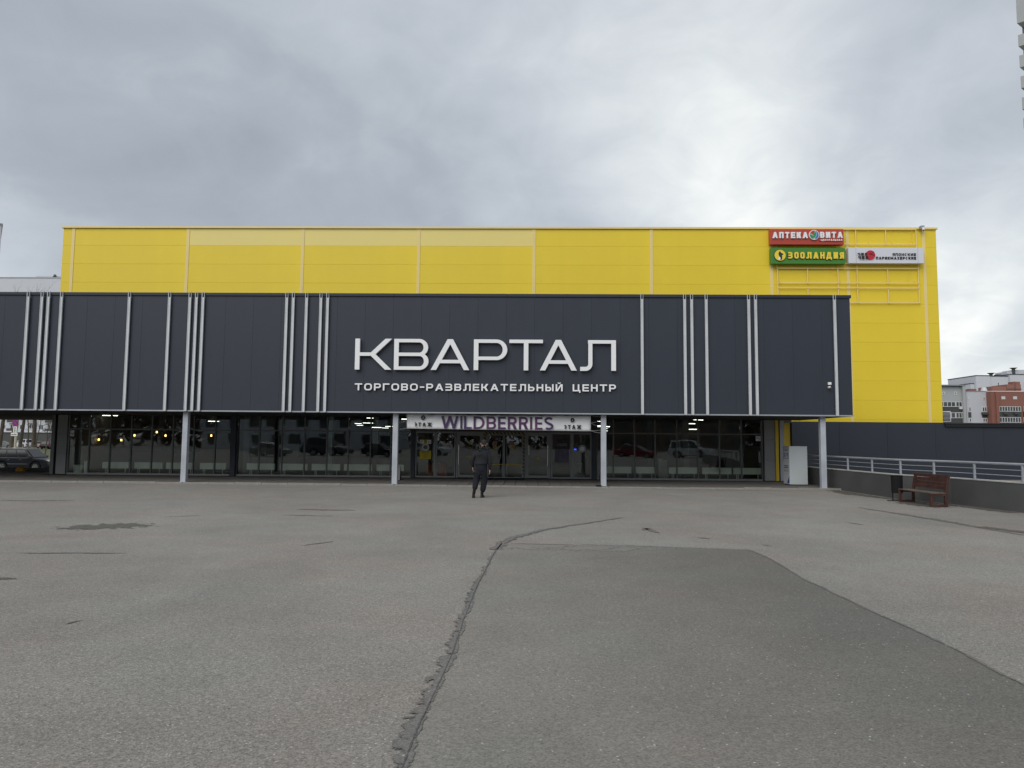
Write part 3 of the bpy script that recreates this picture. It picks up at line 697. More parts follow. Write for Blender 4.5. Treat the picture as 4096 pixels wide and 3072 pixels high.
# entrance doors --------------------------------------------------------
def framed(p0, p1, name, z1=ztr, fw=.06, m='frame_l', z0=PZ, y=0, glass='glass', sub=None):
    x0, x1 = gx(p0), gx(p1)
    mb = MB().box(x0, x0+fw, YG-.05+y, YG+.05+y, z0, z1).box(x1-fw, x1, YG-.05+y, YG+.05+y, z0, z1)
    mb.box(x0+fw, x1-fw, YG-.048+y, YG+.048+y, z0, z0+fw*1.1).box(x0+fw, x1-fw, YG-.048+y, YG+.048+y, z1-fw, z1)
    o = mb.obj(name, m, eb)
    MB().box(x0+fw, x1-fw, YG-.004+y, YG+.004+y, z0+fw*1.1, z1-fw).obj('pane', glass, o)
    return o
framed(1662, 1742, 'window'); framed(1743, 1823, 'window'); framed(2204, 2287, 'window'); framed(2288, 2366, 'window')
def side_door(p0, p1, hp):
    x0, x1 = gx(p0), gx(p1)
    fr = MB().box(x0, x0+.07, YG-.09, YG+.07, PZ, ztr).box(x1-.07, x1, YG-.09, YG+.07, PZ, ztr).box(x0+.07, x1-.07, YG-.09, YG+.07, ztr-.07, ztr)
    fr.obj('door_frame', 'frame_l', eb)
    a, b = x0+.075, x1-.075
    d = MB().box(a, a+.085, YG-.06, YG, PZ+.02, ztr-.075).box(b-.085, b, YG-.06, YG, PZ+.02, ztr-.075)
    d.box(a+.085, b-.085, YG-.059, YG-.001, PZ+.02, PZ+.13).box(a+.085, b-.085, YG-.059, YG-.001, ztr-.16, ztr-.075)
    d = d.obj('door', 'frame_l', eb)
    MB().box(a+.085, b-.085, YG-.034, YG-.026, PZ+.13, ztr-.16).obj('pane', 'glass', d)
    x = gx(hp); h = MB().bar((x,YG-.13,.62),(x,YG-.13,1.52),.014,8).bar((x,YG-.13,.75),(x,YG-.06,.75),.009,6).bar((x,YG-.13,1.4),(x,YG-.06,1.4),.009,6)
    h.obj('handle', 'chrome', d)
side_door(1826, 1934, 1836); side_door(2099, 2202, 2191)
zp = Z(2020, 1729, YG)
hz = MB().box(gx(1934.5), gx(1941), YG-.16, YG+.05, PZ, zp).box(gx(2092), gx(2098), YG-.16, YG+.05, PZ, zp).box(gx(1941), gx(2092), YG-.16, YG+.05, zp-.09, zp)
hz.obj('hazard_frame', 'hazard', eb)
MB().box(gx(1942), gx(1950), YG-.08, YG+.05, PZ, zp-.092).obj('door_frame', 'frame_l', eb)
for p0, p1 in ((1950.5, 2015), (2016, 2091.5)):
    d = framed(p0, p1, 'sliding_door', z1=zp-.1, fw=.045, y=-.06)
    MB().box(gx(p0)+.05, gx(p1)-.05, YG-.1, YG-.085, Z(2020,1858,YG)-.02, Z(2020,1858,YG)+.025).obj('push_bar', 'ylwbar', d)
MB().box(gx(2024), gx(2028), YG+.06, YG+.1, PZ, zp-.1).obj('mullion', 'frame_l', eb)
MB().box(gx(1661), gx(2366), YG-.05, YG+.06, ztr+.002, ztr+.06).obj('transom', 'frame', eb)
for p in (1742, 1825, 1936, 2017, 2098, 2203, 2287): mull(gx(p), ztr+.06, zb-.03)
xs = [gx(p) for p in (1661, 1742, 1825, 1936, 2017, 2098, 2203, 2287, 2366)]
for a, b in zip(xs[:-1], xs[1:]):
    MB().box(a+.028, b-.028, YG-.004, YG+.004, ztr+.06, zb-.03).obj('pane', 'glass', eb)
ma = MB().box(gx(1940), gx(2099), 30.6, YG-.16, PZ+.003, PZ+.02).obj('door_mat', 'black', None)
tag(ma, 'dark rubber entrance mat in front of the sliding glass doors', 'mat')
# stickers and posters on the glass: thin printed sheets
def sticker(name, px0, px1, py0, py1, m, label, cat='sticker', round_=False, y=-.012, parent=None, group=None):
    Yp = YG+y; x0, x1 = X(px0, py0, Yp), X(px1, py0, Yp); z1, z0 = Z((px0+px1)/2, py0, Yp), Z((px0+px1)/2, py1, Yp)
    mb = MB()
    if round_: mb.disc(((x0+x1)/2, Yp, (z0+z1)/2), (x1-x0)/2, 'y', .003, 20)
    else: mb.box(x0, x1, Yp-.0015, Yp+.0015, z0, z1)
    t = mb.obj(name, m); tag(t, label, cat, group); return t, (x0, x1, z0, z1, Yp)
t, b = sticker('poster', 1679, 1725, 1803, 1836, 'posteryellow', 'yellow notice with black heading on the glass left of the entrance doors', 'poster')
text('КВАРТАЛ', 'inkblack', (b[0]+.1, b[1]-.1, b[3]-.085, b[3]-.03), b[4]-.004, .002, .22, t)
mb = MB()
for k, (wq) in enumerate((.36,.30,.34,.26,.3)): mb.box((b[0]+b[1])/2-wq/2*.8, (b[0]+b[1])/2+wq/2*.8, b[4]-.003, b[4]-.002, b[3]-.135-k*.045, b[3]-.125-k*.045)
mb.obj('text_lines', 'inkblack', t)
t, b = sticker('access_sign', 1679, 1725, 1759, 1775, 'white', 'white and yellow strip of accessibility pictograms above the yellow notice', 'sign')
w3 = (b[1]-b[0])/3
MB().box(b[0]+w3+.01, b[1]-w3-.01, b[4]-.003, b[4]-.0016, b[2]+.005, b[3]-.005).obj('yellow_field', 'posteryellow', t)
cx_, cz_ = (b[0]+b[1])/2, (b[2]+b[3])/2
mb = MB().bar((cx_-.01,b[4]-.005,cz_+.055),(cx_-.01,b[4]-.005,cz_+.03),.014,8).bar((cx_-.01,b[4]-.005,cz_+.02),(cx_,b[4]-.005,cz_-.02),.008,5).bar((cx_,b[4]-.005,cz_-.015),(cx_+.035,b[4]-.005,cz_-.02),.007,5)
for k in range(14):
    a0, a1 = R(100+k*18), R(118+k*18); mb.bar((cx_-.005+.038*math.cos(a0),b[4]-.005,cz_-.03+.038*math.sin(a0)),(cx_-.005+.038*math.cos(a1),b[4]-.005,cz_-.03+.038*math.sin(a1)),.005,4)
for q in (-.04,.03): mb.disc((b[1]-w3/2+q, b[4]-.004, cz_-.01), .022, 'y', .003, 10)
mb.bar((b[0]+.03,b[4]-.004,b[2]+.03),(b[0]+w3-.03,b[4]-.004,b[3]-.03),.01,4).bar((b[0]+.06,b[4]-.004,b[3]-.03),(b[0]+w3-.06,b[4]-.004,cz_),.008,4)
mb.obj('pictogram', 'inkblack', t)
t, b = sticker('round_emblem', 1686, 1718, 1774.5, 1803, 'tin', 'round grey rosette sticker between the pictogram strip and yellow notice', 'sticker', True, y=-.02)
mb = MB(); 
for k in range(16): 
    a = R(k*22.5); mb.disc(((b[0]+b[1])/2+.14*math.cos(a), b[4]-.003, (b[2]+b[3])/2+.14*math.sin(a)), .014, 'y', .003, 8)
mb.obj('ring_dots', 'white', t); MB().disc(((b[0]+b[1])/2, b[4]-.003, (b[2]+b[3])/2), .085, 'y', .003, 20).obj('centre', 'farbrown', t)
t, b = sticker('round_emblem', 2314, 2344, 1779, 1811, 'tin', 'round blue-edged rosette sticker on the glass at the right of the entrance', 'sticker', True, y=-.02)
mb = MB()
for k in range(16):
    a = R(k*22.5); mb.disc(((b[0]+b[1])/2+.145*math.cos(a), b[4]-.003, (b[2]+b[3])/2+.145*math.sin(a)), .014, 'y', .003, 8)
mb.obj('ring_dots', 'signbl', t); MB().disc(((b[0]+b[1])/2, b[4]-.003, (b[2]+b[3])/2), .09, 'y', .003, 20).obj('centre', 'white', t)
for px, py, r_, lb in ((1880,1772,6,'upper yellow warning dot on the left swing door'), (1878,1829,6,'lower yellow warning dot on the left swing door'), (2151,1834,6,'yellow warning dot on the right swing door'),
                       (1980,1788,8,'yellow round push sticker on the left sliding door'), (2050,1788,8,'yellow round push sticker on the right sliding door')):
    y = -.09 if r_ == 8 else -.05
    t, b = sticker('round_sticker', px-r_, px+r_, py-r_, py+r_, 'ylwbar', lb, 'sticker', True, y=y)
    if r_ == 8: MB().box(b[0]+.04, b[1]-.04, b[4]-.003, b[4]-.0018, (b[2]+b[3])/2-.02, (b[2]+b[3])/2+.01).box((b[0]+b[1])/2-.01, (b[0]+b[1])/2+.01, b[4]-.003, b[4]-.0018, (b[2]+b[3])/2+.02, (b[2]+b[3])/2+.05).obj('print', 'inkblack', t)
for px, lb in ((1980,'pink square no-entry pictogram on the left sliding door'), (2050,'pink square no-entry pictogram on the right sliding door')):
    t, b = sticker('square_sticker', px-8, px+8, 1764, 1780, 'pink', lb, y=-.09)
    MB().box(b[0]+.02, b[1]-.02, b[4]-.003, b[4]-.0018, b[2]+.02, b[3]-.02).obj('print_field', 'wallin', t)
    MB().bar((b[0]+.05,b[4]-.004,b[3]-.06),(b[1]-.04,b[4]-.004,b[2]+.05),.014,4).obj('pictogram', 'pink', t)
for k in range(5):
    sticker('round_sticker', 2110, 2118, 1781+k*8, 1789+k*8, 'white', ['topmost','second','middle','fourth','lowest'][k]+' of the five small white stickers on the right swing door', 'sticker', True, y=-.05, group='white stickers in a column')
t, b = sticker('market_poster', 2219, 2276, 1767, 1850, 'posterpurple', 'dark purple supermarket poster on the glass right of the doors', 'poster')
MB().box(b[0]+.004, b[1]-.004, b[4]-.0035, b[4]-.002, b[3]-.32, b[3]-.01).obj('poster_header', 'inkblack', t)
text('СУПЕРМАРКЕТ', 'tin', (b[0]+.08, b[1]-.08, b[3]-.13, b[3]-.08), b[4]-.006, .002, .18, t)
text('ТЦ «КВАРТАЛ»', 'tin', (b[0]+.08, b[1]-.08, b[3]-.2, b[3]-.15), b[4]-.006, .002, .18, t)
for px0, px1, py0, py1, lb in ((278,297,1722,1745,'white no-smoking sticker on the leftmost shop window'), (3023,3042,1745,1764,'white no-smoking sticker on the rightmost shop window')):
    t, b = sticker('no_smoking_sign', px0, px1, py0, py1, 'white', lb, 'sign', y=-.015)
    c = ((b[0]+b[1])/2, b[4]-.004, (b[2]+b[3])/2); r_ = (b[1]-b[0])*.38; mb = MB()
    for k in range(20):
        a0, a1 = R(k*18), R(k*18+18); mb.bar((c[0]+r_*math.cos(a0),c[1],c[2]+r_*math.sin(a0)),(c[0]+r_*math.cos(a1),c[1],c[2]+r_*math.sin(a1)),.008,4)
    mb.bar((c[0]-r_*.7,c[1],c[2]+r_*.7),(c[0]+r_*.7,c[1],c[2]-r_*.7),.008,4).box(c[0]-r_*.6,c[0]+r_*.6,c[1]-.001,c[1]+.001,c[2]-.012,c[2]+.012)
    mb.obj('pictogram', 'inkblack', t)

# radiators behind the glass
YR = YG+.35
rads = [(410,515),(538,650),(665,775),(800,903),(987,1100),(1120,1230),(1247,1360),(1376,1488),(1506,1616),(2405,2525),(2543,2620),(2675,2790),(2808,2925),(2933,3045)]
place = ['leftmost of the window radiators, seen right of the two white bins', 'second radiator from the left, left of the first column', 'radiator hidden behind the first grey column', 'radiator between the first column and the dark pier',
 'radiator below the grey inner door', 'radiator right of the grey inner door', 'radiator crossed by the white inner post', 'radiator right of the white inner post', 'radiator partly hidden by the second grey column',
 'radiator just right of the third grey column', 'short radiator in the third right-hand window', 'radiator beside the leaning boards', 'radiator under the pharmacy lettering', 'rightmost of the window radiators, under the no-smoking sticker']
for (a, b), pl in zip(rads, place):
    x0, x1 = X(a, 1878, YR), X(b, 1878, YR); z1, z0 = Z((a+b)/2, 1866+.009*((a+b)/2-1200), YR), 0
    z1 = .60; z0 = .31
    t = thing('radiator', 'low pale radiator, '+pl.replace('radiator ',''), 'radiator', ((x0+x1)/2, YR, PZ), group='panel radiators along the shop glass')
    MB().box(x0, x1, YR-.04, YR+.05, z0, z1).obj('panel', 'white', t, bevel=.008)
    for xx in (x0+.15, x0+.22, x1-.15): MB().box(xx-.012, xx+.012, YR-.01, YR+.02, PZ, z0).obj('leg', 'white', t)
for px0, px1, zz, lb in ((288,325,.42,'short white bin inside the leftmost shop window'), (330,352,.6,'tall narrow white bin inside the leftmost shop window')):
    x0, x1 = X(px0,1890,YR), X(px1,1890,YR); t = MB(); r_ = (x1-x0)/2; c = ((x0+x1)/2, YR+.1)
    t.bar((c[0],c[1],PZ),(c[0],c[1],zz),r_*.9,16,r_).bar((c[0],c[1],zz),(c[0],c[1],zz+.03),r_*1.03,16,r_*.96); tag(t.obj('bin', 'white'), lb, 'bin')
# ceiling tubes and pendants
tm = MB().box(-.4,.4,-.02,.02,-.014,.014).mesh('tube','tube')
rnd = random.Random(3)
k = 0
for (a, b) in ((380, 500), (760, 905), (1380, 1600), (1600, 1700), (2380, 2440), (2700, 2870), (1700,2350)):
    for y in (35.5, 39, 43, 48, 54, 61, 69):
        xa, xb = X(a,1700,y), X(b,1700,y); n = max(1, int((xb-xa)/2.2))
        for i in range(n):
            if rnd.random() < (.75 if a == 1700 else .15) or (y < 40 and rnd.random() < .5): continue
            x = xa+(i+.5)*(xb-xa)/n+rnd.uniform(-.3,.3); z = 2.35+(y-35)*.008+rnd.uniform(0,.75)
            k += 1
            o = link('tube_lamp', tm, None, loc=(x, y+rnd.uniform(-.4,.4), z), rot=(0,0,rnd.choice((.5,.6,.45,-.35))), scale=(rnd.uniform(.6,1),1,1))
            tag(o, 'white fluorescent tube glowing behind the shop glass '+{380:'above the warm pendant bulbs',760:'right of the first grey column',1380:'left of the second grey column',1600:'just right of the second grey column',2380:'by the third grey column',2700:'among the right-hand shop windows',1700:'above the entrance doors'}[a], 'ceiling lamp', 'fluorescent tubes '+{380:'above the pendants',760:'right of the first column',1380:'left of the second column',1600:'right of the second column',2380:'by the third column',2700:'in the right-hand windows',1700:'above the doors'}[a])
pend = [(395,1759,'leftmost of the warm pendant bulbs behind the shop glass'),(485,1761,'pendant bulb by the narrow inner post, second from the left'),(538,1742,'glass globe pendant with warm bulb, left one of two'),(627,1729,'small high warm pendant bulb between the two globe pendants'),(662,1743,'glass globe pendant with warm bulb, right one of two'),(845,1743,'lone warm pendant bulb right of the first grey column')]
for px, py, lb in pend:
    p = atY(px, py, 35.2); t = thing('pendant_lamp', lb, 'lamp', (p.x, p.y, p.z), group='warm pendant bulbs')
    MB().bar((p.x,p.y,p.z-.04),(p.x,p.y,p.z+.06),.042,10,.035).obj('bulb', 'bulb', t)
    MB().bar((p.x,p.y,p.z+.06),(p.x,p.y,4.28),.008,5).obj('cord', 'black', t)
    MB().bar((p.x,p.y,p.z+.06),(p.x,p.y,p.z+.14),.06,10,.03).obj('shade', 'blackgloss', t)
# furniture seen inside
t = thing('counter', 'orange counter behind the glass left of the entrance', 'counter', (X(1745,1890,34), 34, PZ))
MB().box(X(1708,1890,34), X(1785,1890,34), 33.7, 34.3, PZ, .62).obj('front', 'orange', t)
MB().box(X(1706,1890,34), X(1787,1890,34), 33.66, 34.34, .62, .66).obj('worktop', 'inner' if False else 'wallin', t)
t = thing('vending_machine', 'grey and white drinks machine with small blue screen right of the entrance', 'vending machine', (X(2310,1890,33.4), 33.4, PZ))
x0, x1 = X(2291,1890,33.2), X(2333,1890,33.2)
MB().box(x0, x1, 33.2, 33.8, PZ, .72).obj('base_cabinet', 'greypanel', t, bevel=.01)
MB().box(x0, x1, 33.3, 33.8, .722, 1.65).obj('upper_cabinet', 'blackgloss', t, bevel=.01)
MB().box(X(2297,1797,33.2), X(2306,1797,33.2), 33.27, 33.29, Z(2300,1800,33.2), Z(2300,1795,33.2)).obj('screen', 'screen', t)
t = thing('board_stack', 'beige boards leaning inside the right-hand shop windows', 'board', (X(2640,1900,33.4), 33.4, PZ))
for k, (a, b, z1) in enumerate(((2634,2653,.95),(2655,2672,.88))):
    MB().beam((X((a+b)/2,1900,33.3), 33.2+k*.1, PZ), (X((a+b)/2,1900,33.3)+.03, 33.6+k*.1, z1), .2, .03).obj('board', 'cap', t)
MB().beam((X(2655,1900,33.1),33.0,PZ+.04),(X(2705,1900,33.1),33.1,.33),.05,.05).obj('plank', 'cap', t)

# ------------------------------------------------------------------ name sign on the fascia
sg = thing('mall_name_sign', 'big white raised capital letters with a smaller line of letters beneath on the dark fascia', 'sign', (X(1942,1420,YF), YF, Z(1942,1480,YF)))
spans = [('К',1420,1566),('В',1576,1714),('А',1723,1878),('Р',1895,2029),('Т',2037,2171.5),('А',2159,2308),('Л',2321,2464)]
yfl = YF-.17
def tilt(px): return (px-1420)/(2464-1420)
for ch, a, b in spans:
    mid_ = (a+b)/2; zt_ = Z(mid_, 1354+7*tilt(mid_), yfl); zb_ = Z(mid_, 1478+5*tilt(mid_), yfl)
    link('letter', letter_mesh(ch, X(a,1420,yfl), X(b,1420,yfl), zb_, zt_, .172, .128, yfl, .11, 'letter'), sg)
    MB().box(X(mid_,1420,yfl)-.1, X(mid_,1420,yfl)+.1, yfl+.112, YF-.001, (zt_+zb_)/2-.02, (zt_+zb_)/2+.02) if False else None
wd = {'Т':57,'О':60,'Р':53,'Г':50,'В':53,'-':34,'А':64,'З':53,'Л':58,'Е':50,'К':54,'Ь':50,'Н':52,'Ы':64,'Й':54,'Ц':60,' ':46}
s_ = 'ТОРГОВО-РАЗВЛЕКАТЕЛЬНЫЙ ЦЕНТР'; gap = 16.0
tot = sum(wd[c] for c in s_)+gap*(len(s_)-1); k = (2464-1419)/tot; p = 1419.0
for c in s_:
    q = p+wd[c]*k
    if c != ' ':
        mid_ = (p+q)/2; zt_ = Z(mid_, 1533+5*tilt(mid_), YF-.1); zb_ = Z(mid_, 1561+5*tilt(mid_), YF-.1)
        link('small_letter', letter_mesh(c, X(p,1545,YF-.1), X(q,1545,YF-.1), zb_, zt_, .058, .050, YF-.1, .05, 'letter'), sg)
    p = q+gap*k

# camera and floodlight on the fascia
p = atY(3316, 1535, YF)
t = thing('junction_box', 'small white square box fixed near the right end of the dark fascia', 'box', (p.x, YF, p.z)); MB().box(p.x-.06,p.x+.06,YF-.09,YF-.002,p.z-.05,p.z+.05).obj('housing','white',t,bevel=.012); MB().box(p.x-.045,p.x+.045,YF-.095,YF-.0905,p.z-.035,p.z+.035).obj('lid','letter',t)
p = atY(3315, 1550, YF)
t = thing('security_camera', 'small white dome camera below the box on the dark fascia', 'camera', (p.x, YF, p.z))
MB().bar((p.x,YF-.002,p.z),(p.x,YF-.09,p.z),.045,14).obj('mount','white',t); MB().bar((p.x,YF-.09,p.z),(p.x-.02,YF-.17,p.z-.03),.042,14,.036).obj('housing','white',t,bevel=.006); MB().bar((p.x-.02,YF-.17,p.z-.03),(p.x-.022,YF-.18,p.z-.034),.028,12).obj('lens','blackgloss',t)

# banner ---------------------------------------------------------------
YB = YF+.34
bn = thing('banner', 'long white banner with purple and black lettering strung between two columns over the doors', 'banner', (X(1995,1690,YB), YB, Z(1995,1722,YB)))
nx, nz = 60, 6; vv = []; ff = []
for i in range(nx+1):
    f = i/nx; px = 1627+(2363-1627)*f
    sag = 9*math.sin(math.pi*f)**.7
    top = 1652+8*f+sag*.55+(1.0*math.cos(i*math.pi*.5)); bot = 1714+11*f
    for j in range(nz+1):
        g = j/nz; q = atY(px, top+(bot-top)*g, YB); dy = .015*math.sin(f*23+g*2)+.02*math.sin(f*7+g)+.03*(1-g)*math.exp(-((f-.1)*14)**2)*math.sin(g*9+f*60)
        vv.append((q.x, YB+dy, q.z))
ff = [(i*(nz+1)+j, i*(nz+1)+j+1, (i+1)*(nz+1)+j+1, (i+1)*(nz+1)+j) for i in range(nx) for j in range(nz)]
o = MB().add(vv, ff).obj('sheet', 'banner', bn, smooth=True)
so_ = o.modifiers.new('thickness', 'SOLIDIFY'); so_.thickness = .003
yb = YB-.055
ws = [('W',1765,1834),('I',1841,1849),('L',1856,1887),('D',1894,1938),('B',1946,1984),('E',1992,2023),('R',2031,2068),('R',2075.5,2113),('I',2120,2129),('E',2140,2170),('S',2177,2214)]
for ch, a, b in ws:
    mid_ = (a+b)/2; f = (mid_-1765)/450; zt_ = Z(mid_, 1664+5*f, yb); zb_ = Z(mid_, 1714.5+5*f, yb)
    link('printed_letter', letter_mesh(ch, X(a,1690,yb), X(b,1690,yb), zb_, zt_, .085, .075, yb, .003, 'purple'), bn)
for a, b, y0, y1, s_ in ((1684,1701,1661,1680,'0'),(1656,1728,1690,1706,'ЭТАЖ'),(2282,2298,1671.5,1689,'0'),(2255,2326,1700,1716,'ЭТАЖ')):
    text(s_, 'inkblack', (X(a,y0,yb), X(b,y0,yb), Z((a+b)/2,y1,yb), Z((a+b)/2,y0,yb)), yb, .002, .32, bn, 'printed_text')
ey = MB()
for i in range(0, 28):
    f = (i+.5)/28; px = 1627+(2363-1627)*f; q = atY(px, 1652+8*f+9*.55*math.sin(math.pi*f)**.7+2.5, YB-.03); ey.disc((q.x,q.y,q.z), .012, 'y', .006, 8)
ey.obj('eyelets', 'tin', bn, kind='stuff')
def rope(a, b, sagz=.02):
    a, b = Vector(a), Vector(b); mid_ = (a+b)/2; mid_.z -= sagz
    MB().bar(a, mid_, .006, 4).bar(mid_, b, .006, 4).obj('cord', 'cap', bn)
cL = X(1578.5,1700,YF+.3)+.1; cRr = X(2414,1700,YF+.3)-.1
for (p0, p1) in ((1653, 1652), (1683, 1677), (1683, 1690), (1712, 1716)): rope(atY(1628, p0, YB), (cL, YB, Z(1590,p1,YB)))
for (p0, p1) in ((1661, 1667), (1692, 1681), (1692, 1707), (1722, 1720), (1722,1732)): rope(atY(2362, p0, YB), (cRr, YB, Z(2405,p1,YB)))
# A-boards by the columns
for px0, px1, py0, py1, lb in ((1590,1602,1864,1908,'narrow black A-board leaning behind the second grey column'), (2399,2409,1872,1918,'narrow black A-board leaning behind the third grey column')):
    y = 30.0; x0, x1 = X(px0,py1,y), X(px1,py1,y); zt_ = Z(px0, py0, y)
    t = thing('sandwich_board', lb, 'sandwich board', ((x0+x1)/2, y, PZ))
    MB().beam(((x0+x1)/2, y-.18, PZ), ((x0+x1)/2, y+.0, zt_), .12, .03).obj('front_board', 'blackgloss', t)
    MB().beam(((x0+x1)/2, y+.22, PZ), ((x0+x1)/2, y+.04, zt_), .12, .03).obj('rear_board', 'blackgloss', t)
p = atY(2408, 1940, 27.15)
t = MB().box(p.x-.22, p.x-.02, 27.05, 27.3, PZ+.01, PZ+.03); tag(t.obj('base_weight', 'black'), 'flat dark rubber weight at the foot of the third grey column', 'weight')

# white locker box at the right end ------------------------------------
yk = 28.9; x0, x1 = X(3160,1940,yk), X(3232,1940,yk); zk = Z(3190, 1785, yk)
t = thing('parcel_locker', 'tall white cabinet with printed left side standing at the right end of the pavement', 'cabinet', ((x0+x1)/2, yk+.35, PZ))
MB().box(x0, x1, yk, yk+.72, PZ+.03, zk).obj('body', 'boxwhite', t, bevel=.01)
MB().box(x0+.04, x1-.04, yk+.04, yk+.68, PZ, PZ+.03).obj('plinth', 'black', t)
MB().box(x0-.004, x0-.0005, yk+.03, yk+.69, PZ+.05, zk-.2).obj('printed_panel', 'whitesign', t)
def side_rect(name, y0, y1, z0, z1, m): return MB().box(x0-.007, x0-.0045, yk+y0, yk+y1, z0, z1).obj(name, m, t)
side_rect('slot', .25, .5, zk-.17, zk-.15, 'black'); side_rect('divider', .04, .68, zk-.5, zk-.47, 'tin')
text('ДОБРО', 'bluedk', (-(yk+.62), -(yk+.1), zk-.42, zk-.26), x0-.0075, .002, .2, t, 'printed_text', axis='x')
side_rect('text_line', .12, .6, zk-.8, zk-.77, 'inkblack'); side_rect('text_line', .12, .6, zk-.87, zk-.84, 'inkblack')
for k in range(4): side_rect('icon', .14+k*.13, .2+k*.13, zk-1.02, zk-.93, 'tin')
side_rect('text_line', .15, .5, zk-1.1, zk-1.09, 'tin')
MB().add([(x0-.006,yk+.04,PZ+.08),(x0-.006,yk+.3,PZ+.08),(x0-.006,yk+.04,PZ+.36)], [(0,1,2)]).obj('blue_corner', 'bluedk', t)

# ------------------------------------------------------------------ yellow hall
yh = thing('yellow_hall', 'tall windowless hall clad in bright yellow panels with cream pilasters behind the dark front block', 'building', (0, YW+5, 0))
xl, xr = X(256, 900, YW), X(3742, 900, YW); ztop = Z(2048, 906.5, YW-.1)
MB().box(xl+.02, xr-.02, YW+.09, 75, 4.42, ztop-.12).box(gx(3134)+.25, xr-.02, YW+.09, 75, -.5, 4.42).box(xl+.02, xl+.6, 46, 75, -2, 4.42).obj('core', 'yellow', yh)
pil = [297,755,1214,1677,2137,2605,3083,3387,3692]
pxs = [X(p, 905, YW) for p in pil]; edges = [xl]+pxs+[xr]; hp = 1.0
zj = [ztop-.1-.93]
while zj[-1] > 2.0: zj.append(zj[-1]-1.0)
levels = [ztop-.1]+zj
cache = {}
for bi, (a, b) in enumerate(zip(edges[:-1], edges[1:])):
    low = 2.75 if a > XR-.5 else 6.4
    for li in range(len(levels)-1):
        z1, z0 = levels[li], levels[li+1]
        if z1 <= low+.05: continue
        z0 = max(z0, 2.78)
        g = .07; wdt = (b-g if bi < len(edges)-2 else b)-(a+g if bi > 0 else a)
        mm = 'creampan' if (li == 0 and bi in (2,3,4)) else 'yellow'
        key = (round(wdt,3), round(z1-z0,3), mm)
        if key not in cache: cache[key] = panel_mesh(wdt, .085, z1-z0-.003, mm, .005)
        xc = ((a+g if bi > 0 else a)+(b-g if bi < len(edges)-2 else b))/2
        link('panel', cache[key], yh, loc=(xc, YW+random.uniform(-.001,.001), z0))
for x in pxs:
    low = 2.78 if x > XR-.8 else 6.4
    MB().box(x-.08, x+.08, YW-.025, YW+.06, low, ztop-.105).obj('pilaster', 'cream', yh, bevel=.006)
for i in range(8):
    a = xl-.06+(xr-xl+.12)*i/8; b = xl-.06+(xr-xl+.12)*(i+1)/8
    MB().box(a, b-.004, YW-.09, YW+.3, ztop-.1, ztop).obj('parapet_cap', 'cream', yh, bevel=.006)
# outdoor unit on the right flank
p = atY(3783, 1665, YW+.9)
t = thing('air_conditioner', 'pale slatted air conditioner unit on the right flank of the yellow hall', 'air conditioner', (xr+.01, YW+.9, p.z))
zz0, zz1 = Z(3783,1688,YW+.9), Z(3783,1646,YW+.9); xa, xb = xr+.02, X(3791,1665,YW+.9)
MB().box(xa, xb, YW+.6, YW+1.2, zz0, zz1).obj('housing', 'whitesign', t, bevel=.02)
for k in range(7):
    z_ = zz0+.05+k*(zz1-zz0-.08)/7; MB().box(xa+.02, xb-.05, YW+.59, YW+.598, z_, z_+.04).obj('slat', 'black', t)

# sign boxes and the empty sign rails
YS = YW-.38
def sbox(name, label, px0, px1, py0, py1, m, depth=.26):
    x0, x1 = X(px0,py0,YS), X(px1,py0,YS); zt_, zb_ = Z((px0+px1)/2,py0,YS), Z((px0+px1)/2,py1,YS)
    t = thing(name, label, 'sign', ((x0+x1)/2, YS, zb_)); MB().box(x0,x1,YS,YS+depth,zb_,zt_).obj('box', m, t, bevel=.012)
    for xx in (x0+.35, x1-.35): MB().box(xx-.03, xx+.03, YS+depth, YW-.026, zb_+.05, zt_-.05).obj('bracket', 'cream', t)
    return t, x0, x1, zb_, zt_
def P7(u, v): return 3050+u*.33906, 860+v*.33906
def b7(u0, u1, v0, v1, Y=YS): 
    a = P7(u0, v0); b = P7(u1, v1); mpx = (a[0]+b[0])/2; return (X(a[0],a[1],Y), X(b[0],a[1],Y), Z(mpx,b[1],Y), Z(mpx,a[1],Y))
t, *_ = sbox('pharmacy_sign', 'red pharmacy sign box with raised white letters, topmost on the yellow wall', 3080, 3374, 916, 978, 'redsign')
text('АПТЕКА', 'letter', b7(112,528,206,278), YS-.09, .08, .30, t, 'raised_letters'); text('ВИТА', 'letter', b7(673,938,204,275), YS-.09, .08, .30, t, 'raised_letters')
bb = b7(668,942,283,312); MB().box(bb[0],bb[1],YS-.05,YS-.001,bb[2],bb[3]).obj('plaque', 'redsign', t, bevel=.02)
text('ЦЕНТРАЛЬНАЯ', 'letter', b7(684,934,286,309), YS-.06, .008, .24, t, 'raised_letters')
bb = b7(541,659,182,298); c = ((bb[0]+bb[1])/2, (bb[2]+bb[3])/2); rr = (bb[1]-bb[0])/2
MB().disc((c[0],YS-.05,c[1]), rr, 'y', .09, 32).obj('emblem_disc', 'letter', t)
def leaf(pts, m, d): 
    MB().prism([(c[0]+a*rr, c[1]+b*rr) for a, b in pts], YS-.1-d, YS-.094).obj('emblem_leaf', m, t)
arc = lambda a0, a1, r_=.88, n=10: [(r_*math.cos(R(a0+(a1-a0)*i/n)), r_*math.sin(R(a0+(a1-a0)*i/n))) for i in range(n+1)]
leaf([(-.1,.1)]+[(.02,.5)]+arc(80,165)+[(-.5,.2),(-.25,-.05)], 'redsign', .002)
leaf([(-.12,-.8)]+[(-.15,-.4),(-.4,0.0)]+arc(170,262)[:9], 'signgreen', .004)
leaf([(-.05,-.75),(.15,-.45),(.4,-.1),(.42,.3),(.2,.8),(-.0,.35),(-.25,0),(-.15,-.35)], 'signgreen', .006)
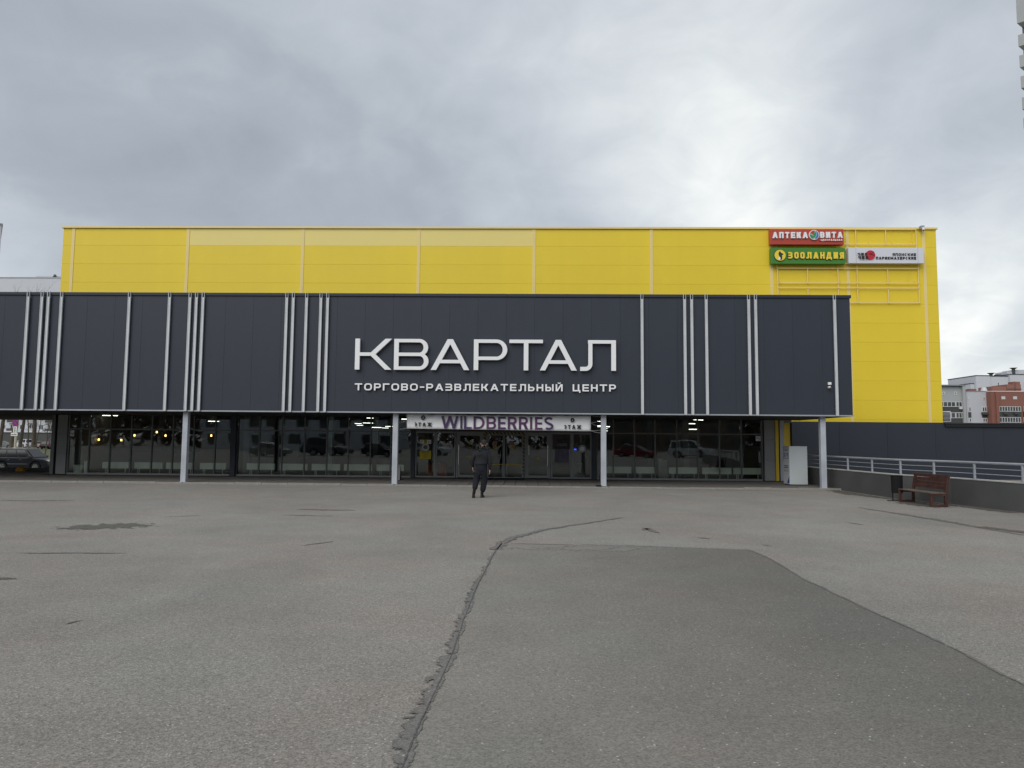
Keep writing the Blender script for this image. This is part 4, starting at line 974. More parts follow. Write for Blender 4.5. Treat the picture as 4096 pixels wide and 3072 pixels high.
leaf([(.12,-.85)]+arc(-75,70)+[(.5,.35),(.5,-.1),(.2,-.5)], 'signblue', .008)
t, *_ = sbox('pet_shop_sign', 'green sign box with yellow raised letters and round animal emblem, below the red one', 3083, 3380.6, 991.5, 1055, 'greensign')
bb = b7(298,954,441,518); text('ЗООЛАНДИЯ', 'dkgreen', (bb[0]-.02, bb[1]-.02, bb[2]-.03, bb[3]-.02), YS-.03, .028, .38, t, 'letter_shadow')
text('ЗООЛАНДИЯ', 'signyellow', b7(298,954,441,518), YS-.07, .038, .32, t, 'raised_letters')
bb = b7(132,272,410,546); c = ((bb[0]+bb[1])/2, (bb[2]+bb[3])/2); rr = (bb[1]-bb[0])/2
MB().disc((c[0],YS-.02,c[1]), rr, 'y', .038, 32).obj('emblem_rim', 'dkgreen', t); MB().disc((c[0],YS-.05,c[1]), rr*.94, 'y', .02, 32).obj('emblem_disc', 'signyellow', t)
MB().prism([(c[0]+a*rr, c[1]+b*rr) for a, b in ((-.05,.75),(.05,.62),(.15,.45),(.55,.2),(.5,.1),(.3,.02),(.35,-.3),(.3,-.7),(.0,-.85),(.02,-.4),(-.2,-.05),(-.3,.35),(-.15,.55))], YS-.07, YS-.061).obj('emblem_animal', 'dkgreen', t)
MB().prism([(c[0]+a*rr, c[1]+b*rr) for a, b in ((-.1,-.3),(.05,-.5),(-.02,-.86),(-.35,-.75),(-.3,-.45))], YS-.075, YS-.0705).obj('emblem_patch', 'letter', t)
t, *_ = sbox('hairdresser_sign', 'white sign box with black letters and red disc, right of the green one', 3393, 3694, 990, 1053, 'whitesign')
bb = b7(1212,1322,420,526); c = ((bb[0]+bb[1])/2, (bb[2]+bb[3])/2); rr = (bb[1]-bb[0])/2
MB().disc((c[0],YS-.03,c[1]), rr, 'y', .055, 30).obj('red_disc', 'crimson', t)
text('ЧИО', 'inkblack', b7(1116,1228,450,480), YS-.08, .015, .34, t, 'raised_letters'); text('ЧИО', 'inkblack', b7(1124,1238,488,524), YS-.08, .015, .34, t, 'raised_letters')
q0, q1 = b7(1262,1312,432,470), b7(1255,1322,455,485)
MB().bar((q0[0],YS-.07,q0[2]),(q0[1],YS-.07,q0[3]),.012,5,.005).bar((q1[0],YS-.07,q1[3]),(q1[1],YS-.07,q1[2]),.012,5,.005).obj('chopsticks', 'inkblack', t)
text('ЯПОНСКИЕ', 'inkblack', b7(1532,1808,452,482), YS-.03, .028, .20, t, 'raised_letters'); text('ПАРИКМАХЕРСКИЕ', 'inkblack', b7(1338,1810,494,525), YS-.03, .028, .24, t, 'raised_letters')
for u in (1100, 1828): bb = b7(u,u+3,386,568); MB().box(bb[0],bb[1],YS-.0035,YS-.001,bb[2],bb[3]).obj('seam', 'tin', t)
YR2 = YW-.1
fr = thing('sign_frame', 'cream painted welded rail grid for signs on the right of the yellow wall', 'frame', (X(3450,1100,YR2), YR2, Z(3450,1150,YR2)))
def rail(u0, v0, u1, v1):
    a = P7(u0,v0); b = P7(u1,v1); p, q = atY(*a, YR2), atY(*b, YR2)
    if abs(v0-v1) < abs(u0-u1)*.2: q.z = p.z = (p.z+q.z)/2; MB().box(p.x,q.x,YR2-.035,YR2-.005,p.z-.022,p.z+.022).obj('horizontal_rail','cream',fr)
    else: p.x = q.x = (p.x+q.x)/2; MB().box(p.x-.022,p.x+.022,YR2-.004,YR2+.03,q.z,p.z).obj('vertical_rail','cream',fr)
for a in ((950,170,1808,172),(955,343,1822,345),(950,402,1020,402),(950,572,1030,572),(176,630,1836,630),(180,803,1842,803),(182,860,1846,860),(1028,1034,1858,1034)): rail(*a)
for a in ((160,345,165,392),(880,345,882,392),(166,575,180,640),(178,630,182,950),(530,632,534,800),(536,862,538,950),(888,575,896,950),(1092,172,1108,400),(1112,575,1128,1030),(1452,172,1455,335),(1476,632,1480,800),(1486,862,1488,1030),(1808,172,1820,400),(1834,575,1854,1034)): rail(*a)
def hook(u, v, s=1):
    p = atY(*P7(u,v), YR2-.04); MB().bar(p, p-Vector((0,0,.14)), .008, 4).bar(p-Vector((0,0,.14)), p+Vector((.05*s,0,-.14)), .008, 4).obj('hook','yellow_shade',fr)
for u, v in ((1240,180),(1515,180),(1758,180),(1248,308),(1520,306),(1764,306),(196,768),(914,768),(1788,766),(1796,992),(1140,870)): hook(u, v)
def wire(pts):
    P = [atY(*P7(*q), YR2-.05) for q in pts]; mb = MB()
    for a, b in zip(P[:-1], P[1:]): mb.bar(a, b, .006, 4)
    mb.obj('loose_wire', 'yellow_shade', fr)
wire([(1760,215),(1768,250),(1745,310),(1720,345),(1700,350)]); wire([(790,585),(805,630),(830,660),(858,680),(875,672)]); wire([(1755,585),(1735,660),(1715,740),(1715,790)])
t = thing('security_camera', 'grey camera on a bracket under the top right edge of the yellow wall', 'camera', (X(3692,905,YW-.3), YW-.3, Z(3692,905,YW-.3)))
p = atY(3692, 897, YW-.3); MB().box(p.x-.10,p.x+.08,YW-.3,YW-.092,p.z-.24,p.z-.06).obj('bracket','tin',t,bevel=.01)
p = atY(3694, 918, YW-.3); MB().bar((p.x,p.y,p.z+.11),(p.x,p.y,p.z-.02),.07,12).obj('housing','letter',t); MB().bar((p.x,p.y,p.z-.02),(p.x,p.y,p.z-.07),.055,12,.03).obj('dome','blackgloss',t)

# ------------------------------------------------------------------ ramp side: plinth wall, parapet, railing
zpw = Z(3500, 1688.5, YW-.35)
pwl = thing('plinth_wall', 'long dark anthracite panel wall behind the ramp railing', 'wall', (20, YW-.3, 0))
x_s = gx(3170)+.0; k = 0; x = X(3168,1800,YW-.35)
MB().box(x, 40, YW-.26, YW-.02, -1.2, zpw-.02).obj('core', 'navy_dark', pwl)
while x < 38:
    wq = 2.4; link('wall_panel', panel_mesh(wq-.006, .08, zpw+1.1, 'navy2', .004), pwl, loc=(x+wq/2, YW-.35+random.uniform(-.001,.001), -1.1)); x += wq
xc = X(3780,1690,YW-.4)
MB().box(xc, 39, YW-.45, YW-.0, zpw-.2, zpw-.06).obj('coping', 'navy_dark', pwl); MB().box(xc-.02, 39.2, YW-.48, YW+.02, zpw-.06, zpw-.01).obj('coping', 'navy2', pwl)
pp = [wall_base[0]+(wall_base[0]-wall_base[1]).normalized()*2.6] + [w_.copy() for w_ in wall_base]
pp.append(wall_base[3]+(wall_base[3]-wall_base[2]).normalized()*14)
for q in pp: q.z = 0
ph = .765
pt_ = thing('ramp_parapet', 'low dark rendered ramp wall with a thin pale capping', 'wall', (pp[2].x, pp[2].y, 0))
def offp(i, d):
    a = pp[max(i-1,0)]; b = pp[min(i+1,len(pp)-1)]; q = (b-a).normalized(); n_ = Vector((-q.y, q.x, 0)); 
    if n_.x < 0: n_ = -n_
    return pp[i]+n_*d
for i in range(len(pp)-1):
    a0, a1, b1, b0 = offp(i,0), offp(i+1,0), offp(i+1,.24), offp(i,.24)
    def slab(za, zb2, g0, g1):
        A = [offp(i,g0), offp(i+1,g0), offp(i+1,g1), offp(i,g1)]
        return MB().add([(q.x,q.y,za) for q in A]+[(q.x,q.y,zb2) for q in A], [(0,3,2,1),(4,5,6,7),(0,1,5,4),(1,2,6,5),(2,3,7,6),(3,0,4,7)])
    slab(-1.2, ph-.03, 0, .24).obj('wall_section', 'parapet', pt_); slab(ph-.028, ph, -.015, .255).obj('capping', 'cap', pt_)
rl = thing('ramp_railing', 'grey steel railing with round handrail and two thin bars on the ramp wall', 'railing', (pp[2].x+.1, pp[2].y, ph))
mids = [offp(i, .12) for i in range(len(pp))]
def along(px):
    # point of the railing centreline seen in column px of the photograph
    best = None
    for a, b in zip(mids[:-1], mids[1:]):
        for t_ in range(0, 201):
            q = a+(b-a)*t_/200; qq = Vector((q.x, q.y, ph+.2))-CAM; d = qq.dot(fwd)
            if d < .5: continue
            u = CX+F_PX*qq.dot(rc)/d
            if best is None or abs(u-px) < best[0]: best = (abs(u-px), q)
    return best[1]
posts = [along(p) for p in (3300, 3392, 3488, 3602, 3735.7, 3898, 4091.7)]
dlt = posts[-1]-posts[-2]; posts += [posts[-1]+dlt*(i+1) for i in range(5)]
for p in posts:
    MB().box(p.x-.025,p.x+.025,p.y-.03,p.y+.03,ph,ph+.44).obj('post','rail',rl,bevel=.006); MB().box(p.x-.06,p.x+.06,p.y-.05,p.y+.05,ph+.001,ph+.009).obj('base_plate','rail',rl)
line = [mids[0]]+mids[1:]
for zz, rr, nm in ((ph+.455,.034,'handrail'),(ph+.30,.010,'bar'),(ph+.15,.010,'bar')):
    mb = MB()
    for a, b in zip(line[:-1], line[1:]): mb.bar((a.x,a.y,zz),(b.x,b.y,zz),rr,12)
    mb.obj(nm,'rail',rl,smooth=False)

# bench -----------------------------------------------------------------
bx, by0, by1 = 11.09, 20.25, 22.0
bt = thing('park_bench', 'dark red-brown wooden bench with slatted back against the ramp wall', 'bench', (11.4, 21.1, 0))
def sideframe(y):
    mb = MB().box(bx, bx+.07, y, y+.07, .07, .36).box(bx, bx+.46, y+.001, y+.069, 0, .07).box(bx+.001, bx+.46, y+.001, y+.069, .30, .36)
    mb.beam((bx+.425,y+.035,.07),(bx+.425,y+.035,.38),.068,.07); mb.beam((bx+.425,y+.035,.34),(bx+.52,y+.035,.88),.066,.075)
    mb.obj('side_frame', 'bench', bt, bevel=.006)
sideframe(by0); sideframe(by1-.07)
for k in range(3): MB().box(bx-.005+k*.14, bx+.125+k*.14, by0-.01, by1+.01, .362, .39).obj('seat_plank', 'benchseat', bt, bevel=.005)
for k in range(4):
    z0 = .47+k*.103; xx = bx+.405+(z0-.40)*.176
    MB().add([(xx,by0+.072,z0),(xx,by1-.072,z0),(xx+.016,by1-.072,z0+.093),(xx+.016,by0+.072,z0+.093),(xx+.03,by0+.072,z0),(xx+.03,by1-.072,z0),(xx+.046,by1-.072,z0+.093),(xx+.046,by0+.072,z0+.093)],
             [(0,1,2,3),(7,6,5,4),(0,4,5,1),(1,5,6,2),(2,6,7,3),(3,7,4,0)]).obj('back_slat','bench',bt,bevel=.004)
# bin next to it
p = atZ(3592, 2000); p.x = 11.35; p.y = 22.35
p = Vector((X(3592,1950,22.3)-.03, 22.3, 0))
t = thing('litter_bin', 'battered black metal litter bin on a stand left of the bench', 'bin', (p.x, p.y, 0))
mb = MB().bar((p.x,p.y,.24),(p.x,p.y,.76),.155,18,.165,cap=True); mb.obj('drum','black',t,bevel=.01)
MB().bar((p.x,p.y,.755),(p.x,p.y,.775),.172,18).obj('rim','black',t)
MB().bar((p.x-.05,p.y+.17,0),(p.x-.05,p.y+.17,.6),.015,6).obj('post','black',t); MB().bar((p.x+.07,p.y-.0,0),(p.x+.07,p.y,.26),.015,6).obj('post','black',t)
MB().beam((p.x-.35,p.y-.1,.012),(p.x+.12,p.y-.05,.012),.03,.02).obj('foot','black',t)

# ------------------------------------------------------------------ left background
gz = -1.1
MB_ = MB().box(-75, XGL-1.0, 36.1, 36.35, -.1, .15); struct('kerb_strip', MB_, 'concrete_dark')
p = atZ(84, 1885, 0); p.y = 35.55; p.x = X(84,1880,35.55)
dm = MB(); n1, n2 = 20, 7; vv = []
for j in range(n2+1):
    a = math.pi/2*j/n2
    for i in range(n1): t_ = 2*math.pi*i/n1; vv.append((p.x+.24*math.cos(a)*math.cos(t_), p.y+.24*math.cos(a)*math.sin(t_), .25*math.sin(a)))
dm.add(vv, [(j*n1+i, j*n1+(i+1) % n1, (j+1)*n1+(i+1) % n1, (j+1)*n1+i) for j in range(n2) for i in range(n1)])
tag(dm.obj('concrete_dome', 'dome', smooth=True), 'orange painted concrete half-sphere bollard at the kerb before the dark car', 'bollard')
mb = MB().add([(-160,66,-1.07),(-25,66,-1.07),(-25,92,-.92),(-160,92,-.92)], [(0,1,2,3)]); 
gv = []; 
for (y, z) in ((92,-.90),(139.5,-.57)): gv += [(-200,y,z),(-20,y,z)]
struct('grass', MB().add(gv, [(0,1,3,2)]), 'grass', kind='stuff')

def wheel_set(root, x, y, r, wdt, side, spokes=True):
    wq = MB().bar((x,y-wdt/2,r),(x,y+wdt/2,r),r,20); w_ = wq.obj('wheel','black',root,bevel=.03,local=True)
    f = side; yy = y+f*wdt/2
    rm = MB().bar((x,yy-.0*f,r),(x,yy+.008*f,r),r*.66,20)
    rm.obj('rim','cardgrey' if spokes else 'carsilver',w_)
    if spokes:
        mb = MB()
        for k in range(6):
            a = k*math.pi/3
            for d in (-.12,.12): mb.beam((x,yy+.015*f,r),(x+r*.62*math.cos(a+d),yy+.015*f,r+r*.62*math.sin(a+d)),.03,.035)
        mb.obj('spokes','chrome',w_)
def car(label, loc, rz, paint, kind='sedan', detail=True, group=None):
    t = thing('parked_car', label, 'car', loc, rz, group); t['_local'] = 1
    if kind == 'suv':
        Lg, Wd, wb, r = 4.8, 1.88, 2.79, .40; xf, xr_ = 1.40, -1.39
        low = [(-2.38,.42),(-2.42,.75),(-2.34,1.05),(-2.25,1.14),(1.05,1.12),(2.05,1.02),(2.33,.88),(2.42,.62),(2.40,.40),(2.2,.30)]
        gh = dict(xb0=-2.27,xb1=1.15,xt0=-2.02,xt1=.38,zb=1.12,zt=1.83,tw=.72)
    elif kind == 'hatch':
        Lg, Wd, wb, r = 4.1, 1.72, 2.5, .31; xf, xr_ = 1.28, -1.22
        low = [(-2.0,.35),(-2.05,.6),(-2.0,.88),(-1.95,.95),(1.0,.95),(1.75,.82),(2.02,.68),(2.05,.45),(2.0,.25)]
        gh = dict(xb0=-1.97,xb1=1.05,xt0=-1.6,xt1=.25,zb=.94,zt=1.48,tw=.62)
    else:
        Lg, Wd, wb, r = 4.5, 1.76, 2.6, .31; xf, xr_ = 1.35, -1.25
        low = [(-2.2,.35),(-2.25,.65),(-2.2,.95),(-1.6,1.0),(1.0,.95),(1.9,.82),(2.2,.66),(2.25,.45),(2.2,.25)]
        gh = dict(xb0=-1.7,xb1=1.05,xt0=-1.05,xt1=.25,zb=.96,zt=1.44,tw=.60)
    zlo = low[-1][1]
    bot = []
    ra = r*1.18
    for xc in (xf, xr_):
        h = math.sqrt(max(ra*ra-(zlo-r)**2, .01)); a0 = math.atan2(zlo-r, h); 
        for i in range(11):
            a = a0+(math.pi-2*a0)*i/10; bot.append((xc+ra*math.cos(a), r+ra*math.sin(a)))
    poly = low+bot+[(low[0][0]+.1, zlo+.02)]
    poly.reverse()
    MB().prism(poly, -Wd/2, Wd/2).obj('body', paint, t, bevel=.05, seg=3, local=True)
    MB().box(low[0][0]+.3, low[-1][0]-.3, -Wd/2+.25, Wd/2-.25, zlo-.05, r*2+.1).obj('underbody','black',t,local=True)
    g = gh; yb_, yt_ = Wd/2-.04, g['tw']
    v = [(g['xb0'],-yb_,g['zb']-.03),(g['xb1'],-yb_,g['zb']-.03),(g['xb1'],yb_,g['zb']-.03),(g['xb0'],yb_,g['zb']-.03),(g['xt0'],-yt_,g['zt']),(g['xt1'],-yt_,g['zt']-.02),(g['xt1'],yt_,g['zt']-.02),(g['xt0'],yt_,g['zt'])]
    MB().add(v, [(0,3,2,1),(4,5,6,7),(0,1,5,4),(1,2,6,5),(2,3,7,6),(3,0,4,7)]).obj('cabin', paint, t, bevel=.06, seg=3, local=True)
    def lerp(a, b, f): return a+(b-a)*f
    def side_pt(fx, fz, s, off=.012):
        xa = lerp(g['xb0'], g['xb1'], fx); xb2 = lerp(g['xt0'], g['xt1'], fx)
        return (lerp(xa, xb2, fz), s*(lerp(yb_, yt_, fz)+off), lerp(g['zb'], g['zt'], fz))
    n_w = 3 if kind != 'sedan' else 2
    for s in (-1, 1):
        for k in range(n_w):
            f0, f1 = .06+k*.90/n_w, .06+(k+1)*.90/n_w-.025
            q = [side_pt(f0,.08,s), side_pt(f1,.08,s), side_pt(f1,.86,s), side_pt(f0,.86,s)]
            if s > 0: q.reverse()
            MB().add(q, [(0,1,2,3)]).obj('side_window','carglass',t,local=True)
    for fx, nm in ((1,'windscreen'), (0,'rear_window')):
        xa = g['xb1'] if fx else g['xb0']; xb2 = g['xt1'] if fx else g['xt0']; d = .014 if fx else -.014
        q = [(lerp(xa,xb2,.1)+d,-(yb_-.12),lerp(g['zb'],g['zt'],.1)),(lerp(xa,xb2,.1)+d,yb_-.12,lerp(g['zb'],g['zt'],.1)),(lerp(xa,xb2,.88)+d,yt_-.06,lerp(g['zb'],g['zt'],.88)+.004),(lerp(xa,xb2,.88)+d,-(yt_-.06),lerp(g['zb'],g['zt'],.88)+.004)]
        if not fx: q.reverse()
        MB().add(q, [(0,1,2,3)]).obj(nm,'carglass',t,local=True)
    for s in (-1, 1):
        wheel_set(t, xf, s*(Wd/2-.12), r, .22, s, detail); wheel_set(t, xr_, s*(Wd/2-.12), r, .22, s, detail)
        MB().box(low[7][0]-.28, low[7][0]-.005, s*(Wd/2-.32)-.13, s*(Wd/2-.32)+.13, .66 if kind != 'suv' else .82, .78 if kind != 'suv' else .98).obj('headlight','lens',t,bevel=.03,local=True)
        MB().box(low[1][0]-.01, low[1][0]+.15, s*(Wd/2-.2)-.12, s*(Wd/2-.2)+.12, .7, .95).obj('tail_light','tail',t,bevel=.02,local=True)
        if detail:
            MB().box(g['xb1']-.35, g['xb1']-.15, s*(Wd/2+.02)-.02, s*(Wd/2+.16)+.0, g['zb']+.02, g['zb']+.17).obj('mirror','blackgloss' if kind == 'suv' else paint,t,bevel=.03,local=True) if s > 0 else MB().box(g['xb1']-.35, g['xb1']-.15, -(Wd/2+.18), -(Wd/2+.0), g['zb']+.02, g['zb']+.17).obj('mirror','blackgloss' if kind == 'suv' else paint,t,bevel=.03,local=True)
            for hx in (-.95, .05): MB().box(hx, hx+.2, s*(Wd/2+.018)-.012, s*(Wd/2+.018)+.012, g['zb']-.16, g['zb']-.13).obj('door_handle','chrome',t,local=True)
            MB().box(g['xb0']+.1, g['xb1']-.2, s*(Wd/2-.022)-.012, s*(Wd/2-.022)+.012, g['zb']+.005, g['zb']+.03).obj('window_trim','chrome',t,local=True)
            MB().box(-.95, .75, s*(Wd/2+.004)-.01, s*(Wd/2+.004)+.01, .62, .65).obj('door_moulding','chrome',t,local=True)
            for dx in (-.42, .62): MB().box(dx, dx+.008, s*(Wd/2+.001)-.003, s*(Wd/2+.001)+.003, .5, g['zb']).obj('door_seam','black',t,local=True)
            if kind == 'suv': MB().bar((g['xt0']+.2,s*.66,1.89),(g['xt1']-.1,s*.66,1.88),.02,6).obj('roof_rail','chrome',t,local=True)
    return t
Yc = 58.0
car('dark blue-grey parked off-road car seen side on below the canopy', (X(80,1800,Yc-.9), Yc, gz), R(-2), 'carblack', 'suv')
def gzat(y):
    for (a, za), (b, zb2) in zip(prof[:-1], prof[1:]):
        if a <= y <= b: return za+(zb2-za)*(y-a)/(b-a)
    return -.6
for px, y, rz, paint, kd, lb in ((10,141,R(20),'carsilver','sedan','silver car at the far left of the distant parked row'), (62,142,R(160),'carwhite','hatch','white car half hidden by the sign post'), (98,141,R(150),'carwhite','suv','white car parked between two leaning trunks'),
                                 (150,142,R(-30),'carbeige','sedan','beige car parked right of the thick leaning trunk'), (198,136,R(100),'carblack','hatch','dark car mostly hidden by the end pier')):
    car(lb, (X(px,1780,y), y, -.6), rz, paint, kd, detail=False, group='cars parked before the white apartment block')
# sign post
ys = 63; px_ = 61; x = X(px_, 1780, ys); g0 = gzat(ys)
t = thing('road_sign_post', 'pale post with blue no-stopping disc, arrow plate and tow-away plate', 'road sign', (x, ys, g0))
MB().bar((x,ys,g0),(x,ys,Z(62,1680,ys)),.11,10,.09).obj('post','post',t)
zc_ = Z(65,1692,ys); xc_ = X(65.5,1692,ys); rd = .29
MB().disc((xc_,ys-.13,zc_), rd, 'y', .02, 24).obj('disc_rim','signrd',t); MB().disc((xc_,ys-.145,zc_), rd*.86, 'y', .008, 24).obj('disc_field','signbl',t)
mb = MB().beam((xc_-rd*.62,ys-.155,zc_-rd*.62),(xc_+rd*.62,ys-.155,zc_+rd*.62),.008,.06).beam((xc_-rd*.62,ys-.156,zc_+rd*.62),(xc_+rd*.62,ys-.156,zc_-rd*.62),.008,.06); mb.obj('cross_stroke','signrd',t)
a, b, c_, d = X(57.5,1718,ys), X(71,1718,ys), Z(64,1730,ys), Z(64,1706,ys)
pl = MB().box(a,b,ys-.14,ys-.12,c_,d).obj('arrow_plate','white',t); m_ = (a+b)/2
MB().box(m_-.025,m_+.025,ys-.146,ys-.141,c_+.12,d-.12).add([(m_-.07,ys-.145,d-.16),(m_+.07,ys-.145,d-.16),(m_,ys-.145,d-.04)],[(0,1,2)]).add([(m_-.07,ys-.145,c_+.16),(m_,ys-.145,c_+.04),(m_+.07,ys-.145,c_+.16)],[(0,1,2)]).obj('arrow','inkblack',pl)
a, b, c_, d = X(48,1738,ys), X(74,1738,ys), Z(61,1744,ys), Z(61,1731,ys)
pl = MB().box(a,b,ys-.14,ys-.12,c_,d).obj('tow_plate','white',t)
MB().box(a+.04,a+.24,ys-.146,ys-.141,c_+.09,c_+.15).box(b-.26,b-.06,ys-.146,ys-.141,c_+.09,c_+.15).bar((a+.2,ys-.144,c_+.12),(b-.2,ys-.144,c_+.2),.015,4).obj('tow_pictogram','inkblack',pl)

# bare trees
def tree(label, base, lean, h, r, seed, group='bare trees by the side road', detail=5, nm='bare_tree'):
    rn = random.Random(seed); t = thing(nm, label, 'tree', base, 0, group)
    tr, br = MB(), MB(); p = Vector(base); d = Vector((lean[0], lean[1], 1)).normalized(); n = 9; rad = r; nodes = []
    for i in range(n):
        q = p+d*h/n; r2 = r*(1-(i+1)/n*.88); tr.bar(p, q, rad, 8, r2, cap=(i == 0)); nodes.append((q, d.copy(), r2)); p = q; rad = r2
        d = (d+Vector((rn.uniform(-.07,.07), rn.uniform(-.07,.07), .04))).normalized()
    def grow(p, d, L_, r_, lev):
        q = p
        for k in range(3):
            nq = q+d*L_/3; br.bar(q, nq, r_*(1-k*.25), 4 if lev > 1 else 5, r_*(1-(k+1)*.25), cap=False)
            q = nq; d = (d+Vector((rn.uniform(-.2,.2), rn.uniform(-.2,.2), rn.uniform(-.02,.2)))).normalized()
            if lev < detail:
                for _ in range(2 if lev < 2 else rn.choice((1,2))):
                    a = Vector((rn.uniform(-1,1), rn.uniform(-1,1), rn.uniform(-.1,.8))).normalized()
                    grow(q, (d*.75+a*.8).normalized(), L_*rn.uniform(.45,.62), r_*.45, lev+1)
    for (q, dd, rr) in nodes[2:]:
        for _ in range(3):
            a = Vector((rn.uniform(-1,1), rn.uniform(-1,1), rn.uniform(.1,.9))).normalized(); grow(q, a, h*rn.uniform(.15,.25)*(1.1-(q.z-base[2])/h*.5), max(rr*.35,.02), 2 if detail < 5 else 3)
    tr.obj('trunk','bark',t,smooth=True); br.obj('crown','bark',t); return t
def tpos(px, y): return (X(px,1790,y), y, gzat(y))
tree('leaning bare tree at the far left edge', tpos(-8,80), (.10,0), 16, .24, 1); tree('thick bare tree directly behind the sign post', tpos(44,84), (.05,0), 18, .33, 2)
tree('leaning bare tree right of the sign post', tpos(72,82), (.12,.02), 17, .21, 3); tree('thickest leaning bare tree behind the off-road car', tpos(128,78), (.08,0), 17, .25, 4)
tree('very thin upright young tree beside the thickest leaning trunk', tpos(143,88), (.01,0), 9, .07, 5, detail=4); tree('slim young bare tree nearest the end pier', tpos(180,72), (.03,0), 7, .07, 6, detail=4)
tree('bare tree in the grass strip before the apartment block', tpos(112,120), (-.03,0), 12, .13, 8, detail=4)

# ------------------------------------------------------------------ buildings in the distance
def facade_window(bd, x0, x1, z0, z1, Y, n, fr='farframe', pane='farpane', f=.09, y_=None):
    w_ = MB().box(x0, x1, Y-.10, Y+.1, z0, z0+f).box(x0, x1, Y-.10, Y+.1, z1-f, z1)
    xs = [x0+(x1-x0-f)*i/n for i in range(n+1)]
    for xx in xs: w_.box(xx, xx+f, Y-.099, Y+.1, z0+f, z1-f)
    w_ = w_.obj('window', fr, bd)
    for a, b in zip(xs[:-1], xs[1:]): MB().box(a+f, b, Y-.03, Y+.02, z0+f, z1-f).obj('pane', pane, w_)
def P8(u, v): return 3700+u*.217, 1400+v*.217
def r8(u0, u1, v0, v1, Y):
    a, b = P8(u0,v0), P8(u1,v1); m_ = (a[0]+b[0])/2; return X(a[0],a[1],Y), X(b[0],a[1],Y), Z(m_,b[1],Y), Z(m_,a[1],Y)
Y1 = 190.0
bd = thing('apartment_block', 'light grey apartment block with dark balcony bands just right of the yellow hall', 'building', (*[X(3820,1600,Y1)], Y1, -.6))
x0, x1, z0, z1 = r8(200,730,1340,672,Y1); z0, z1 = min(z0,z1), max(z0,z1)
MB().box(x0-25, x1, Y1, Y1+14, -.6, z1).obj('wall','fargrey',bd); a = r8(722,772,1340,672,Y1-.8); MB().box(a[0],a[1],Y1-.8,Y1+14,-.6,z1+.15).obj('stair_tower','fargrey',bd); MB().box(x0-25.2,a[1]+.1,Y1-.9,Y1+14.2,z1+.15,z1+.4).obj('roof_edge','tin',bd)
for v in (1050,1258): q = r8(320,732,v+95,v,Y1-.25); MB().box(q[0]-3,q[1],Y1-.25,Y1-.001,min(q[2],q[3]),max(q[2],q[3])).obj('balcony_band','fardk',bd)
for v0, v1 in ((952,1048),(1150,1256)):
    q = r8(330,560,v0,v1,Y1-.3); facade_window(bd,q[0]-2,q[1],q[2],q[3],Y1-.3,5,f=.14); q = r8(562,735,v0,v1,Y1-.3); facade_window(bd,q[0]+.02,q[1],q[2],q[3],Y1-.3,3,f=.14)
for u in (318,535): q = r8(u,u+48,770,825,Y1); facade_window(bd,q[0],q[1],q[2],q[3],Y1,1,f=.2)
q = r8(636,690,1052,1090,Y1-.6); MB().box(q[0],q[1],Y1-.7,Y1-.26,q[2],q[3]).obj('air_conditioner','farframe',bd)
b2 = thing('apartment_block', 'white apartment block with tall narrow windows between the grey and terracotta blocks', 'building', (X(3920,1600,Y1), Y1, -.6))
q = r8(774,1245,1340,768,Y1); zt2 = max(q[2],q[3]); MB().box(q[0]+.05,q[1],Y1,Y1+14,-.6,zt2).obj('wall','farwhite',b2); MB().box(q[0]+.05,q[1],Y1-.1,Y1+14.1,zt2,zt2+.2).obj('roof_edge','tin',b2)
for (u0,u1,v0,v1,n) in ((798,848,1045,1145,1),(1048,1142,1045,1145,2),(808,858,1250,1335,1),(1058,1150,1252,1335,2),(782,812,862,915,1),(1060,1108,862,915,1)):
    q = r8(u0,u1,v0,v1,Y1); facade_window(b2,q[0],q[1],q[2],q[3],Y1,n,f=.2)
q = r8(1056,1155,1148,1192,Y1-.5); MB().box(q[0],q[1],Y1-.8,Y1-.001,q[2],q[3]).obj('balcony','fardk',b2)
q = r8(800,855,1148,1248,Y1-.1); MB().box(q[0],q[1],Y1-.05,Y1-.001,q[2],q[3]).obj('spandrel','fardk',b2); q = r8(1056,1152,1194,1250,Y1-.1); MB().box(q[0],q[1],Y1-.05,Y1-.001,q[2],q[3]).obj('spandrel','fardk',b2)
q = r8(775,905,722,766,Y1+4); MB().box(q[0],q[1],Y1+3,Y1+8,zt2,q[3]).obj('roof_house','terra',b2)
q = r8(1040,1130,690,766,Y1+4); MB().bar(((q[0]+q[1])/2,Y1+4,zt2+.2),((q[0]+q[1])/2,Y1+4,q[3]),.9,10,.5).obj('vent','farframe',b2)
b3 = thing('apartment_block', 'terracotta red apartment block with white framed balconies at the right edge', 'building', (X(4060,1600,Y1), Y1-2, -.6))
q = r8(1240,1300,1340,768,Y1-2); zt3 = max(q[2],q[3]); MB().box(q[0],q[0]+28,Y1-2,Y1+14,-.6,zt3).obj('wall','terra',b3); MB().box(q[0]-.1,q[0]+28.1,Y1-2.1,Y1+14.1,zt3,zt3+.2).obj('roof_edge','farframe',b3)
MB().box(r8(1305,1355,800,900,Y1-2.4)[0], r8(1305,1355,800,900,Y1-2.4)[1], Y1-2.5, Y1-2.001, -.6, zt3-.1).obj('pilaster','terra',b3)
for v0, v1 in ((1040,1135),(1238,1338)):
    q = r8(1362,1765,v0,v1,Y1-2.3); facade_window(b3,q[0],q[1],q[2],q[3],Y1-2.3,8,f=.13); 
    q = r8(1818,2200,v0,v1,Y1-2.3); facade_window(b3,q[0],q[1],q[2],q[3],Y1-2.3,8,f=.13)
